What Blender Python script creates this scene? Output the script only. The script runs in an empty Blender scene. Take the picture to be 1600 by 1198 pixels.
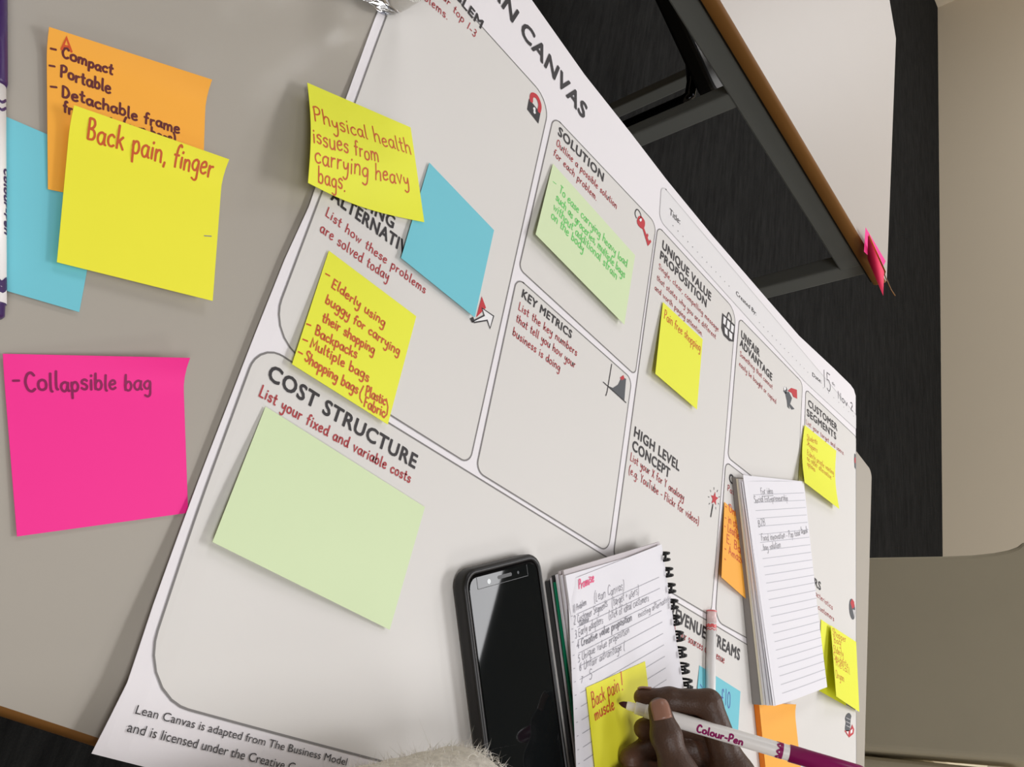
import bpy, bmesh, math, random
import numpy as np
from mathutils import Matrix, Vector
from mathutils.geometry import delaunay_2d_cdt
random.seed(7); np.random.seed(7)
scn = bpy.context.scene
COL = scn.collection
Z0 = 0.74                                   # height of the table tops above the floor

# ---------------------------------------------------------------- camera
FPX = 1336.03
RW = np.array([[0.63003495, 0.18385587, 0.75448855],
               [0.46280717, -0.86907636, -0.17468775],
               [0.6235908, 0.4592421, -0.6326383]])
CAM = np.array([-0.19276886, -0.52927959, 0.38669219])
cd = bpy.data.cameras.new('camera'); cam = bpy.data.objects.new('camera', cd); COL.objects.link(cam)
cd.sensor_width = 36.0; cd.lens = FPX / 1600 * 36.0; cd.clip_start = 0.02; cd.clip_end = 60
m4 = Matrix.Identity(4)
for i in range(3):
    m4[i][0] = RW[0][i]; m4[i][1] = -RW[1][i]; m4[i][2] = -RW[2][i]
    m4[i][3] = CAM[i] + (Z0 if i == 2 else 0)
cam.matrix_world = m4
scn.camera = cam

# ---------------------------------------------------------------- world, light, exposure
w = bpy.data.worlds.new('world'); scn.world = w; w.use_nodes = True
w.node_tree.nodes['Background'].inputs[0].default_value = (0.9, 0.92, 1.0, 1)
w.node_tree.nodes['Background'].inputs[1].default_value = 0.05
scn.view_settings.view_transform = 'Standard'; scn.view_settings.look = 'None'
scn.view_settings.gamma = 1.0; scn.view_settings.use_curve_mapping = False
scn.view_settings.exposure = -0.37
def area(name, x, y, p, sx=0.6, sy=1.2, col=(0.99, 0.99, 1.01), rz=-0.09):
    l = bpy.data.lights.new(name, 'AREA'); l.shape = 'RECTANGLE'; l.size = sx; l.size_y = sy
    l.energy = p; l.color = col
    o = bpy.data.objects.new(name, l); COL.objects.link(o)
    o.location = (x, y, 2.625); o.rotation_euler = (0, 0, rz)
    return o
area('ceiling_or_fill_light', 1.86, 0.10, 42)
area('ceiling_or_fill_light', 1.95, 2.5, 18)
area('ceiling_or_fill_light', -0.55, 1.9, 24)
area('ceiling_or_fill_light', -0.60, -1.5, 36)  # added fill panel behind the camera, lifts the faces turned towards it
area('ceiling_or_fill_light', 3.0, 3.7, 46)  # added panel close to the far wall, put there to brighten it
area('ceiling_or_fill_light', 3.0, 0.6, 20)
area('ceiling_or_fill_light', 1.80, -2.2, 20)

# ---------------------------------------------------------------- projection helpers (table-top frame, z = 0 on the table)
def ray(px, py):
    return RW.T @ np.array([(px - 800) / FPX, (py - 599) / FPX, 1.0])
def un(px, py, z=0.0):
    d = ray(px, py); return CAM + d * ((z - CAM[2]) / d[2])
def pr(X):
    c = RW @ (np.asarray(X) - CAM); return np.array([800 + FPX * c[0] / c[2], 599 + FPX * c[1] / c[2]])
def onx(px, py, x):
    d = ray(px, py); return CAM + d * ((x - CAM[0]) / d[0])
def unit(v):
    v = np.asarray(v, float); return v / np.linalg.norm(v)

# ---------------------------------------------------------------- materials
def srgb(r, g, b):
    f = lambda c: (c / 255 / 12.92) if c / 255 <= 0.04045 else ((c / 255 + 0.055) / 1.055) ** 2.4
    return (f(r), f(g), f(b), 1)
def mat(name, col, rough=0.6, noise=0.0, nscale=40, bump=0.0, bscale=400, metal=0.0, spec=0.5, trans=0.0, ior=1.45, coat=0.0, stretch=None):
    m = bpy.data.materials.new(name); m.use_nodes = True; nt = m.node_tree
    b = nt.nodes['Principled BSDF']
    b.inputs['Base Color'].default_value = col; b.inputs['Roughness'].default_value = rough
    b.inputs['Metallic'].default_value = metal; b.inputs['Specular IOR Level'].default_value = spec
    b.inputs['Transmission Weight'].default_value = trans; b.inputs['IOR'].default_value = ior
    b.inputs['Coat Weight'].default_value = coat
    if noise or bump:
        tc = nt.nodes.new('ShaderNodeTexCoord'); mp = nt.nodes.new('ShaderNodeMapping')
        nt.links.new(tc.outputs['Object'], mp.inputs['Vector'])
        if stretch: mp.inputs['Scale'].default_value = stretch
    if noise:
        n = nt.nodes.new('ShaderNodeTexNoise'); n.inputs['Scale'].default_value = nscale; n.inputs['Detail'].default_value = 4
        nt.links.new(mp.outputs['Vector'], n.inputs['Vector'])
        mx = nt.nodes.new('ShaderNodeMix'); mx.data_type = 'RGBA'
        mx.inputs[6].default_value = tuple(c * (1 - noise) for c in col[:3]) + (1,)
        mx.inputs[7].default_value = tuple(min(1, c * (1 + noise)) for c in col[:3]) + (1,)
        nt.links.new(n.outputs['Fac'], mx.inputs[0]); nt.links.new(mx.outputs[2], b.inputs['Base Color'])
    if bump:
        n2 = nt.nodes.new('ShaderNodeTexNoise'); n2.inputs['Scale'].default_value = bscale; n2.inputs['Detail'].default_value = 3
        nt.links.new(mp.outputs['Vector'], n2.inputs['Vector'])
        bp = nt.nodes.new('ShaderNodeBump'); bp.inputs['Strength'].default_value = bump; bp.inputs['Distance'].default_value = 0.001
        nt.links.new(n2.outputs['Fac'], bp.inputs['Height']); nt.links.new(bp.outputs['Normal'], b.inputs['Normal'])
    return m
M = {}
M['paper'] = mat('poster_paper', srgb(238, 233, 235), 0.55, 0.01, 6)
M['boxfill'] = mat('poster_box_tint', srgb(222, 218, 213), 0.55, 0.01, 6)
M['titlefill'] = mat('poster_title_tint', srgb(230, 227, 227), 0.55)
M['line'] = mat('poster_grey_line', srgb(128, 124, 122), 0.6)
M['faint'] = mat('poster_faint_line', srgb(205, 202, 202), 0.6)
M['ink'] = mat('poster_black_ink', srgb(52, 48, 50), 0.6)
M['redprint'] = mat('poster_red_ink', srgb(176, 62, 66), 0.6)
M['red'] = mat('poster_icon_red', srgb(196, 50, 58), 0.6)
M['slate'] = mat('poster_icon_slate', srgb(82, 84, 88), 0.6)
M['white'] = mat('poster_icon_white', srgb(240, 238, 238), 0.6)
M['yellow'] = mat('sticky_yellow', srgb(238, 240, 62), 0.6, 0.015, 25)
M['yellow2'] = mat('sticky_warm_yellow', srgb(244, 238, 56), 0.6, 0.02, 25)
M['orange'] = mat('sticky_orange', srgb(255, 178, 62), 0.6, 0.015, 25)
M['orangeedge'] = mat('sticky_orange_pad_side', srgb(245, 130, 28), 0.7, 0.15, 300, stretch=(1, 1, 20))
M['pink'] = mat('sticky_pink', srgb(252, 44, 150), 0.6, 0.01, 25)
M['pinkred'] = mat('sticky_coral_pink', srgb(244, 42, 92), 0.6)
M['blue'] = mat('sticky_blue', srgb(116, 200, 214), 0.6, 0.01, 25)
M['green'] = mat('sticky_pale_green', srgb(216, 232, 186), 0.6, 0.01, 25)
M['penred'] = mat('pen_ink_red_on_yellow', srgb(205, 92, 40), 0.5)
M['penmaroon'] = mat('pen_ink_maroon', srgb(104, 42, 44), 0.5)
M['penorange'] = mat('pen_ink_orange_red', srgb(214, 84, 36), 0.5)
M['penplum'] = mat('pen_ink_plum', srgb(140, 22, 84), 0.5)
M['pengreen'] = mat('pen_ink_green', srgb(98, 206, 98), 0.5)
M['penblue'] = mat('pen_ink_blue', srgb(70, 92, 176), 0.5)
M['biro'] = mat('biro_grey', srgb(84, 82, 88), 0.6)
M['pencil'] = mat('pencil_grey', srgb(138, 136, 144), 0.6)
M['pencil2'] = mat('pencil_light', srgb(150, 148, 152), 0.6)
M['pinkpen'] = mat('pen_ink_pink', srgb(242, 84, 134), 0.5)
M['padrule'] = mat('pad_ruled_line', srgb(190, 189, 196), 0.6)
M['cream'] = mat('cream_sheet_edge', srgb(232, 222, 198), 0.7)
M['rule'] = mat('ruled_line_grey', srgb(172, 170, 178), 0.6)
M['page'] = mat('notebook_page', srgb(236, 233, 238), 0.6, 0.01, 20)
M['pageedge'] = mat('notebook_page_edges', srgb(206, 198, 200), 0.7, 0.25, 600, stretch=(0.02, 0.02, 8))
M['cover'] = mat('notebook_dark_cover', srgb(52, 52, 52), 0.5, 0.2, 300, stretch=(0.05, 0.05, 6))
M['padcover'] = mat('pad_grey_backing', srgb(142, 136, 132), 0.6, 0.1, 40)
M['divgreen'] = mat('green_divider', srgb(0, 122, 84), 0.45)
M['tabpink'] = mat('pink_divider_tab', srgb(232, 42, 110), 0.5)
M['wire'] = mat('black_wire', srgb(22, 22, 24), 0.35)
M['laminate'] = mat('grey_laminate', srgb(174, 167, 156), 0.33, 0.02, 9, bump=0.02, bscale=900)
M['laminate2'] = mat('pale_laminate', srgb(186, 178, 170), 0.42, 0.015, 9)
M['edge'] = mat('brown_wood_edge', srgb(136, 92, 42), 0.45, 0.18, 14, stretch=(1, 1, 6))
M['steel'] = mat('dark_grey_steel', srgb(112, 114, 110), 0.45, 0.04, 20)
M['under'] = mat('dark_underside', srgb(40, 40, 40), 0.7)
M['black'] = mat('black_plastic', srgb(16, 16, 17), 0.4)
M['chrome'] = mat('black_chrome', srgb(40, 40, 42), 0.12, metal=1.0)
M['case'] = mat('black_phone_case', srgb(24, 22, 22), 0.42, 0.1, 30)
M['glass'] = mat('phone_glass', srgb(16, 19, 20), 0.025, spec=0.28)
M['silver'] = mat('camera_lens_ring', srgb(200, 205, 205), 0.25)
M['barrel'] = mat('white_pen_barrel', srgb(250, 247, 245), 0.32, spec=0.5)
M['purplecap'] = mat('purple_pen_cap', srgb(62, 34, 92), 0.35)
M['magenta'] = mat('magenta_pen_cap', srgb(150, 20, 100), 0.35)
M['nib'] = mat('maroon_nib', srgb(58, 10, 24), 0.7)
M['redcap'] = mat('red_pen_plug', srgb(238, 110, 112), 0.35)
M['pinkplug'] = mat('translucent_pink_plug', srgb(244, 214, 212), 0.3)
M['wool'] = mat('cream_wool', srgb(214, 207, 196), 0.95, 0.35, 300, bump=1.0, bscale=170)
M['fuzz'] = mat('cream_wool_fibre', srgb(230, 225, 216), 0.9)
M['nail'] = mat('finger_nail', srgb(152, 110, 92), 0.35)
M['bottle'] = mat('clear_bottle_plastic', (0.97, 0.98, 0.98, 1), 0.015, trans=1.0, ior=1.36)
M['capblue'] = mat('blue_bottle_cap', srgb(60, 110, 190), 0.4)
M['taupe'] = mat('taupe_upholstery', srgb(206, 196, 171), 0.85, 0.04, 6, bump=0.25, bscale=700)
M['wall'] = mat('beige_wall', srgb(222, 208, 184), 0.8, 0.01, 3)
M['ceil'] = mat('white_ceiling', srgb(205, 203, 200), 0.9)
M['paperwhite'] = M['page']

def carpet():
    m = mat('charcoal_carpet', srgb(38, 38, 38), 0.95); nt = m.node_tree; b = nt.nodes['Principled BSDF']
    b.inputs['Specular IOR Level'].default_value = 0.1
    tc = nt.nodes.new('ShaderNodeTexCoord'); mp = nt.nodes.new('ShaderNodeMapping'); nt.links.new(tc.outputs['Object'], mp.inputs[0])
    mp.inputs['Scale'].default_value = (14, 1.6, 1); mp.inputs['Rotation'].default_value = (0, 0, 0.35)
    n = nt.nodes.new('ShaderNodeTexNoise'); n.inputs['Scale'].default_value = 5; n.inputs['Detail'].default_value = 5; n.inputs['Roughness'].default_value = 0.7
    nt.links.new(mp.outputs[0], n.inputs['Vector'])
    r = nt.nodes.new('ShaderNodeValToRGB'); r.color_ramp.elements[0].color = srgb(22, 22, 22); r.color_ramp.elements[1].color = srgb(42, 42, 41)
    r.color_ramp.elements[0].position = 0.35; r.color_ramp.elements[1].position = 0.75
    nt.links.new(n.outputs['Fac'], r.inputs[0]); nt.links.new(r.outputs[0], b.inputs['Base Color'])
    n2 = nt.nodes.new('ShaderNodeTexNoise'); n2.inputs['Scale'].default_value = 300; nt.links.new(tc.outputs['Object'], n2.inputs['Vector'])
    bp = nt.nodes.new('ShaderNodeBump'); bp.inputs['Strength'].default_value = 0.6; bp.inputs['Distance'].default_value = 0.004
    nt.links.new(n2.outputs['Fac'], bp.inputs['Height']); nt.links.new(bp.outputs['Normal'], b.inputs['Normal'])
    return m
M['carpet'] = carpet()

def skin_mat():
    m = mat('dark_brown_skin', srgb(88, 62, 50), 0.5); nt = m.node_tree; b = nt.nodes['Principled BSDF']
    at = nt.nodes.new('ShaderNodeAttribute'); at.attribute_name = 'palmar'
    tc = nt.nodes.new('ShaderNodeTexCoord'); n = nt.nodes.new('ShaderNodeTexNoise'); n.inputs['Scale'].default_value = 90; n.inputs['Detail'].default_value = 4
    nt.links.new(tc.outputs['Object'], n.inputs['Vector'])
    m1 = nt.nodes.new('ShaderNodeMix'); m1.data_type = 'RGBA'; m1.inputs[6].default_value = srgb(64, 44, 34); m1.inputs[7].default_value = srgb(88, 63, 49)
    nt.links.new(n.outputs['Fac'], m1.inputs[0])
    m2 = nt.nodes.new('ShaderNodeMix'); m2.data_type = 'RGBA'; m2.inputs[7].default_value = srgb(132, 90, 70)
    nt.links.new(m1.outputs[2], m2.inputs[6]); nt.links.new(at.outputs['Fac'], m2.inputs[0]); nt.links.new(m2.outputs[2], b.inputs['Base Color'])
    v = nt.nodes.new('ShaderNodeTexVoronoi'); v.inputs['Scale'].default_value = 700; nt.links.new(tc.outputs['Object'], v.inputs['Vector'])
    bp = nt.nodes.new('ShaderNodeBump'); bp.inputs['Strength'].default_value = 0.25; bp.inputs['Distance'].default_value = 0.0006
    nt.links.new(v.outputs['Distance'], bp.inputs['Height']); nt.links.new(bp.outputs['Normal'], b.inputs['Normal'])
    return m
M['skin'] = skin_mat()

# ---------------------------------------------------------------- mesh builder
class MB:
    def __init__(s): s.v = []; s.f = []; s.mi = []; s.mats = []
    def slot(s, k):
        if k not in s.mats: s.mats.append(k)
        return s.mats.index(k)
    def add(s, verts, faces, k):
        o = len(s.v); s.v.extend([tuple(map(float, p)) for p in verts]); i = s.slot(k)
        for f in faces: s.f.append(tuple(o + a for a in f)); s.mi.append(i)
    def box(s, c, e, k, ax=None):               # centre, half extents, axes
        ax = np.eye(3) if ax is None else np.asarray(ax); c = np.asarray(c)
        vs = [c + x * e[0] * ax[0] + y * e[1] * ax[1] + z * e[2] * ax[2] for z in (-1, 1) for y in (-1, 1) for x in (-1, 1)]
        s.add(vs, [(0, 2, 3, 1), (4, 5, 7, 6), (0, 1, 5, 4), (2, 6, 7, 3), (0, 4, 6, 2), (1, 3, 7, 5)], k)
    def hexa(s, b4, t4, k):                      # bottom loop, top loop (counter-clockwise from above)
        n = len(b4); s.add(list(b4) + list(t4), [tuple(range(n - 1, -1, -1)), tuple(range(n, 2 * n))] + [(i, (i + 1) % n, n + (i + 1) % n, n + i) for i in range(n)], k)
    def tube(s, path, rad, k, seg=12, caps=True):
        path = [np.asarray(p, float) for p in path]; n = len(path)
        rads = rad if hasattr(rad, '__len__') else [rad] * n
        vs = []; up = None
        for i, p in enumerate(path):
            t = unit(path[min(i + 1, n - 1)] - path[max(i - 1, 0)])
            if up is None:
                a = np.array([0, 0, 1.]) if abs(t[2]) < 0.9 else np.array([1., 0, 0])
                up = unit(np.cross(np.cross(t, a), t))
            up = unit(up - t * np.dot(up, t)); sd = np.cross(t, up)
            for j in range(seg):
                a = 2 * math.pi * j / seg; vs.append(p + rads[i] * (math.cos(a) * up + math.sin(a) * sd))
        fs = [(i * seg + j, i * seg + (j + 1) % seg, (i + 1) * seg + (j + 1) % seg, (i + 1) * seg + j) for i in range(n - 1) for j in range(seg)]
        if caps: fs += [tuple(range(seg - 1, -1, -1)), tuple((n - 1) * seg + j for j in range(seg))]
        s.add(vs, fs, k)
    def build(s, name, parent=None, origin=None, smooth=False, bevel=0, bseg=2, angle=0.6):
        me = bpy.data.meshes.new(name); V = np.array(s.v)
        if parent is not None: org = np.array(parent['_o'])
        elif origin is not None: org = np.array(origin)
        else: org = np.array([V[:, 0].mean(), V[:, 1].mean(), V[:, 2].min()])
        me.from_pydata([tuple(p) for p in V - org], [], s.f); me.update()
        for k in s.mats: me.materials.append(M[k])
        me.polygons.foreach_set('material_index', s.mi)
        if smooth: me.polygons.foreach_set('use_smooth', [True] * len(me.polygons))
        o = bpy.data.objects.new(name, me); COL.objects.link(o)
        if parent is not None: o.parent = parent
        else: o.location = (org[0], org[1], org[2] + Z0)
        o['_o'] = tuple(float(a) for a in org)
        if bevel:
            b = o.modifiers.new('bevel', 'BEVEL'); b.width = bevel; b.segments = bseg; b.limit_method = 'ANGLE'; b.angle_limit = angle
        return o
def thing(name, label, cat, origin, group=None):
    o = bpy.data.objects.new(name, None); COL.objects.link(o); o.empty_display_size = 0.02
    o.location = (origin[0], origin[1], origin[2] + Z0); o['_o'] = tuple(float(a) for a in origin)
    return tag(o, label, cat, group)
def tag(o, label, cat, group=None):
    o['label'] = label; o['category'] = cat
    if group: o['group'] = group
    return o
def struct(o): o['kind'] = 'structure'; return o

# ---------------------------------------------------------------- surfaces that carry print and writing
def solve2(S, px, uv0):
    uv = np.array(uv0, float)
    for _ in range(25):
        p0 = pr(S(*uv)); e = 1e-4
        J = np.stack([(pr(S(uv[0] + e, uv[1])) - p0) / e, (pr(S(uv[0], uv[1] + e)) - p0) / e], 1)
        d = np.linalg.solve(J, np.array(px) - p0); uv = uv + np.clip(d, -0.05, 0.05)
        if np.abs(d).max() < 1e-6: break
    return uv
class Flat:
    def __init__(s, h): s.h = h
    def S(s, u, v): return np.array([u, v, s.h(u, v)])
    def N(s, u, v): return np.array([0, 0, 1.])
    def inv(s, px, py): return solve2(s.S, (px, py), un(px, py)[:2])
class Patch:
    """four world corners TL TR BR BL; a runs along the top edge, b runs up from the bottom edge (metres)"""
    def __init__(s, c, zf=None):
        s.c = [np.asarray(p, float) for p in c]; s.zf = zf
        s.w = (np.linalg.norm(s.c[1] - s.c[0]) + np.linalg.norm(s.c[2] - s.c[3])) / 2
        s.hh = (np.linalg.norm(s.c[3] - s.c[0]) + np.linalg.norm(s.c[2] - s.c[1])) / 2
    def S(s, a, b):
        x = a / s.w; t = 1 - b / s.hh; c = s.c
        p = (1 - t) * ((1 - x) * c[0] + x * c[1]) + t * ((1 - x) * c[3] + x * c[2])
        if s.zf: p = p + np.array([0, 0, s.zf(x, t)])
        return p
    def N(s, a, b):
        e = 2e-4; n = np.cross(s.S(a + e, b) - s.S(a - e, b), s.S(a, b + e) - s.S(a, b - e)); return unit(n)
    def inv(s, px, py): return solve2(s.S, (px, py), (s.w / 2, s.hh / 2))
def pxpatch(px4, z4, zf=None, dz=0):
    if dz == 'poster':                          # corners measured up from the printed sheet
        out = []
        for p, z in zip(px4, z4):
            q = un(p[0], p[1], .002)
            for _ in range(4): q = un(p[0], p[1], ph(q[0], q[1]) + .0009 + z)
            out.append(q)
        return Patch(out, zf)
    return Patch([un(p[0], p[1], z + dz) for p, z in zip(px4, z4)], zf)
def sheet(mb, P, k, n=18, th=0.00018, under=None):
    """the patch as a thin two-sided leaf"""
    vs = []; N1 = n + 1
    for lay in (0, 1):
        for j in range(N1):
            for i in range(N1):
                a, b = P.w * i / n, P.hh * j / n; p = P.S(a, b)
                vs.append(p if lay == 0 else p - P.N(a, b) * th)
    f = []; o = N1 * N1
    for j in range(n):
        for i in range(n):
            q = (j * N1 + i, j * N1 + i + 1, (j + 1) * N1 + i + 1, (j + 1) * N1 + i); f.append(q); f.append(tuple(o + a for a in reversed(q)))
    ring = [i for i in range(N1)] + [j * N1 + n for j in range(1, N1)] + [n * N1 + i for i in range(n - 1, -1, -1)] + [j * N1 for j in range(n - 1, 0, -1)]
    mb.add(vs, f, k)
    rim = [vs[a] for a in ring] + [vs[o + a] for a in ring]; m = len(ring)      # own vertices, so the paper edge stays crisp
    for i in range(m): mb.add([rim[i], rim[m + i], rim[m + (i + 1) % m], rim[(i + 1) % m]], [(0, 1, 2, 3)], k)

# ---- writing: a single-stroke hand alphabet (x-height 5, ascender 9, descender -4) and bold printed capitals
G = {}
def g(ch, w, *st):
    G[ch] = (w, [(s[0] == 's', [tuple(map(float, (a, b))) for a, b in zip(s.lstrip('s').split()[0::2], s.lstrip('s').split()[1::2])]) for s in st])
g('a', 5.4, '4.6 4.2 3 5 1.2 4.2 .5 2.4 1.2 .6 2.6 .1 4 1.4 4.6 4.2', '4.7 4.8 4.5 2 4.8 .4 5.5 .3')
g('b', 5.2, 's.7 9 .7 .2', '.7 3 1.8 4.8 3.6 4.9 4.6 2.8 3.8 .6 2 .1 .7 1.2')
g('c', 4.6, '4.2 4.2 2.8 5 1 4 .5 2.2 1.3 .5 2.8 .1 4.3 .9')
g('d', 5.4, '4.5 3.9 3 5 1.2 4.2 .5 2.4 1.2 .6 2.6 .1 4 1 4.6 3', '4.6 9 4.5 3 4.7 .6 5.4 .2')
g('e', 4.8, '.6 2.6 2.5 2.8 4 3.4 3.6 4.7 2.3 5 .9 4 .5 2.2 1.2 .5 2.8 .1 4.4 1')
g('f', 3.6, '3.8 8.4 2.8 9 1.8 8 1.6 5 1.5 0', 's.2 5 3.2 5.1')
g('g', 5.2, '4.5 4 3 5 1.2 4.2 .5 2.6 1.2 1 2.6 .5 4 1.5 4.6 4.4 4.6 0 4.2 -3 2.6 -4 .8 -3.2')
g('h', 5.2, 's.7 9 .7 0', '.7 2.8 1.8 4.6 3.2 5 4.3 4 4.4 1.5 4.6 0')
g('i', 2, 's1 5 1 0', 's1 6.8 1.1 7.4')
g('j', 2.4, '1.4 5 1.4 -2 .8 -3.8 -.6 -3.6', 's1.4 6.8 1.5 7.4')
g('k', 4.8, 's.7 9 .7 0', 's4 5 .8 2.2', 's2 3.2 4.4 0')
g('l', 2.2, '1 9 .9 3 1.1 .5 1.9 .1')
g('m', 7.6, 's.6 5 .7 0', '.7 3 1.6 4.8 2.8 4.8 3.6 3.4 3.6 0', '3.6 3 4.6 4.8 5.8 4.8 6.6 3.4 6.7 0')
g('n', 5.2, 's.7 5 .7 0', '.7 3 1.8 4.7 3.2 5 4.3 4 4.4 1.5 4.5 0')
g('o', 5.2, '2.6 5 1 4.2 .5 2.5 1 .7 2.6 .1 4.2 .8 4.7 2.6 4.1 4.4 2.6 5')
g('p', 5.2, 's.7 5 .7 -4', '.7 3 1.8 4.8 3.6 4.9 4.6 2.8 3.8 .6 2 .1 .7 1.2')
g('q', 5.2, '4.5 4 3 5 1.2 4.2 .5 2.6 1.2 .6 2.6 .1 4.4 2', 's4.6 5 4.6 -4')
g('r', 3.8, 's.7 5 .8 0', '.8 2.8 1.7 4.5 3.4 4.8')
g('s', 4.2, '3.8 4.3 2.5 5 1 4.4 1 3.2 2.6 2.6 3.7 1.6 3.2 .3 1.8 .1 .5 .8')
g('t', 3.6, '1.7 8 1.6 2 2 .4 3.3 .3', 's.2 5.2 3.3 5.3')
g('u', 5.2, '.7 5 .7 1.8 1.4 .3 2.8 .1 4.2 1.5 4.4 5', 's4.4 5 4.6 0')
g('v', 4.6, 's.4 5 2.3 0 4.3 5')
g('w', 6.6, 's.4 5 1.9 0 3.3 4 4.7 0 6.2 5')
g('x', 4.6, 's.5 5 4.2 0', 's4.2 5 .4 0')
g('y', 4.9, '.6 5 .9 2.5 2 1.6 3.4 2.4 4.2 5', '4.2 5 4.2 0 3.6 -3 2 -4 .6 -3')
g('z', 4.4, 's.5 5 4 5 .4 0 4.2 0')
g('A', 6, 's.2 0 2.8 9 5.5 0', 's1.1 3 4.6 3')
g('B', 5.6, 's.8 9 .8 0', '.8 9 3.4 8.8 4.4 7 3.2 5.2 .8 4.8', '.8 4.8 4 4.4 5 2.4 3.8 .4 .8 0')
g('C', 5.8, '5.2 7.6 3.6 9 1.6 8 .5 4.5 1.6 1 3.6 0 5.4 1.2')
g('D', 6, 's.8 9 .8 0', '.8 9 3.6 8.2 5.2 4.5 3.6 .7 .8 0')
g('E', 5.2, 's4.6 9 .8 9 .8 0 4.8 0', 's.8 4.6 4 4.6')
g('F', 4.8, 's4.6 9 .8 9 .8 0', 's.8 4.8 3.8 4.8')
g('L', 4.6, 's.8 9 .8 0 4.4 0')
g('M', 7.2, 's.6 0 1 9 3.6 2.5 6.2 9 6.6 0')
g('N', 6.2, 's.7 0 .8 9 5.2 0 5.3 9')
g('O', 6.4, '3.2 9 1.2 7.8 .5 4.5 1.2 1.2 3.2 0 5.2 1.2 5.9 4.5 5.2 7.8 3.2 9')
g('P', 5.4, 's.9 9 .8 0', '.4 8.2 2.4 9.2 4.6 8.4 4.6 5.8 2.8 4.4 .9 4.3')
g('R', 5.6, 's.8 9 .8 0', '.8 9 3.6 8.8 4.5 7 3.4 5 .8 4.6', 's2.6 4.7 5 0')
g('S', 5, '4.5 7.8 2.8 9 .9 8 1 6 3 4.8 4.5 3.2 3.8 .8 2 0 .4 1.2')
g('T', 5.2, 's.2 9 5 9', 's2.6 9 2.6 0')
g('U', 6, '.7 9 .7 3 1.6 .5 3.2 0 4.8 .8 5.3 3 5.3 9')
g('X', 5, 's.5 9 4.6 0', 's4.6 9 .4 0')
g('Y', 5, 's.4 9 2.5 4.6 4.6 9', 's2.5 4.6 2.4 0')
g('0', 5, '2.5 9 1 7.5 .6 4.5 1 1.5 2.5 0 4 1.5 4.4 4.5 4 7.5 2.5 9')
g('1', 2.6, 's1.4 9 1.3 0')
g('2', 5, '.7 7.4 2.2 9 4 8 3.8 5.6 .6 0', 's.6 0 4.6 0')
g('3', 4.6, '.8 8.4 2.6 9 3.9 7.4 3 5.2 1.8 4.8 3.6 4.2 4.2 2 2.8 .1 .6 .8')
g('4', 5, 's3.4 0 3.4 9 .4 3 4.6 3')
g('5', 4.8, 's4.3 9 1.2 9 1 5.2', '1 5.2 2.8 5.6 4.2 4 4 1.4 2.4 0 .5 .8')
g('6', 4.8, '3.8 8.6 1.6 7 .6 3 1.6 .3 3.2 .2 4.2 2 3.4 4 1.8 4 .7 2.6')
g('7', 4.6, 's.4 9 4.2 9 1.6 0')
g('8', 4.8, '2.4 9 .9 7.4 2.4 4.9 4 2.4 2.4 0 .8 2.2 2.4 4.9 3.9 7.4 2.4 9')
g('£', 5, '4 7.6 3 9 1.8 8 1.8 4 .6 .2', 's.6 .2 4.6 .3', 's.6 4.4 3.4 4.4')
g('-', 3.6, 's.4 3 3.2 3'); g('.', 1.8, 's.8 0 .9 .5'); g(',', 2, 's1.2 .8 .5 -1.4'); g(':', 2, 's.9 .2 1 .7', 's.9 3.6 1 4.1')
g('(', 3, '2.6 10 1.1 7 .7 3.5 1.2 0 2.6 -2'); g(')', 3, '.5 10 2 7 2.3 3.5 1.9 0 .5 -2')
g('!', 2, 's1 9 .9 2.6', 's.8 0 .9 .4'); g('+', 4.2, 's.6 3.6 3.8 3.6', 's2.2 5.4 2.2 1.8'); g('/', 3.4, 's.2 -1 3.2 9'); g("'", 1.6, 's.9 9 .7 7'); g(' ', 3.4)
def catmull(p, n=4):
    if len(p) < 3: return p
    out = []; q = [p[0]] + list(p) + [p[-1]]
    for i in range(1, len(q) - 2):
        a, b, c, d = (np.array(x) for x in q[i - 1:i + 3])
        for k in range(n):
            t = k / n; out.append(tuple(0.5 * (2 * b + (c - a) * t + (2 * a - 5 * b + 4 * c - d) * t * t + (3 * b - a - 3 * c + d) * t ** 3)))
    out.append(tuple(p[-1])); return out
def strokes(txt, jit=0.0, space=0.9):
    x = 0; out = []
    for ch in txt:
        wd, st = G.get(ch, G['o']); dy = random.uniform(-jit, jit); sc = 1 + random.uniform(-jit, jit) * 0.12
        for straight, pts in st:
            pts = pts if straight else catmull(pts)
            out.append([(x + px * sc, py * sc + dy) for px, py in pts])
        x += wd * sc + space
    return out, x - space
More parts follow.
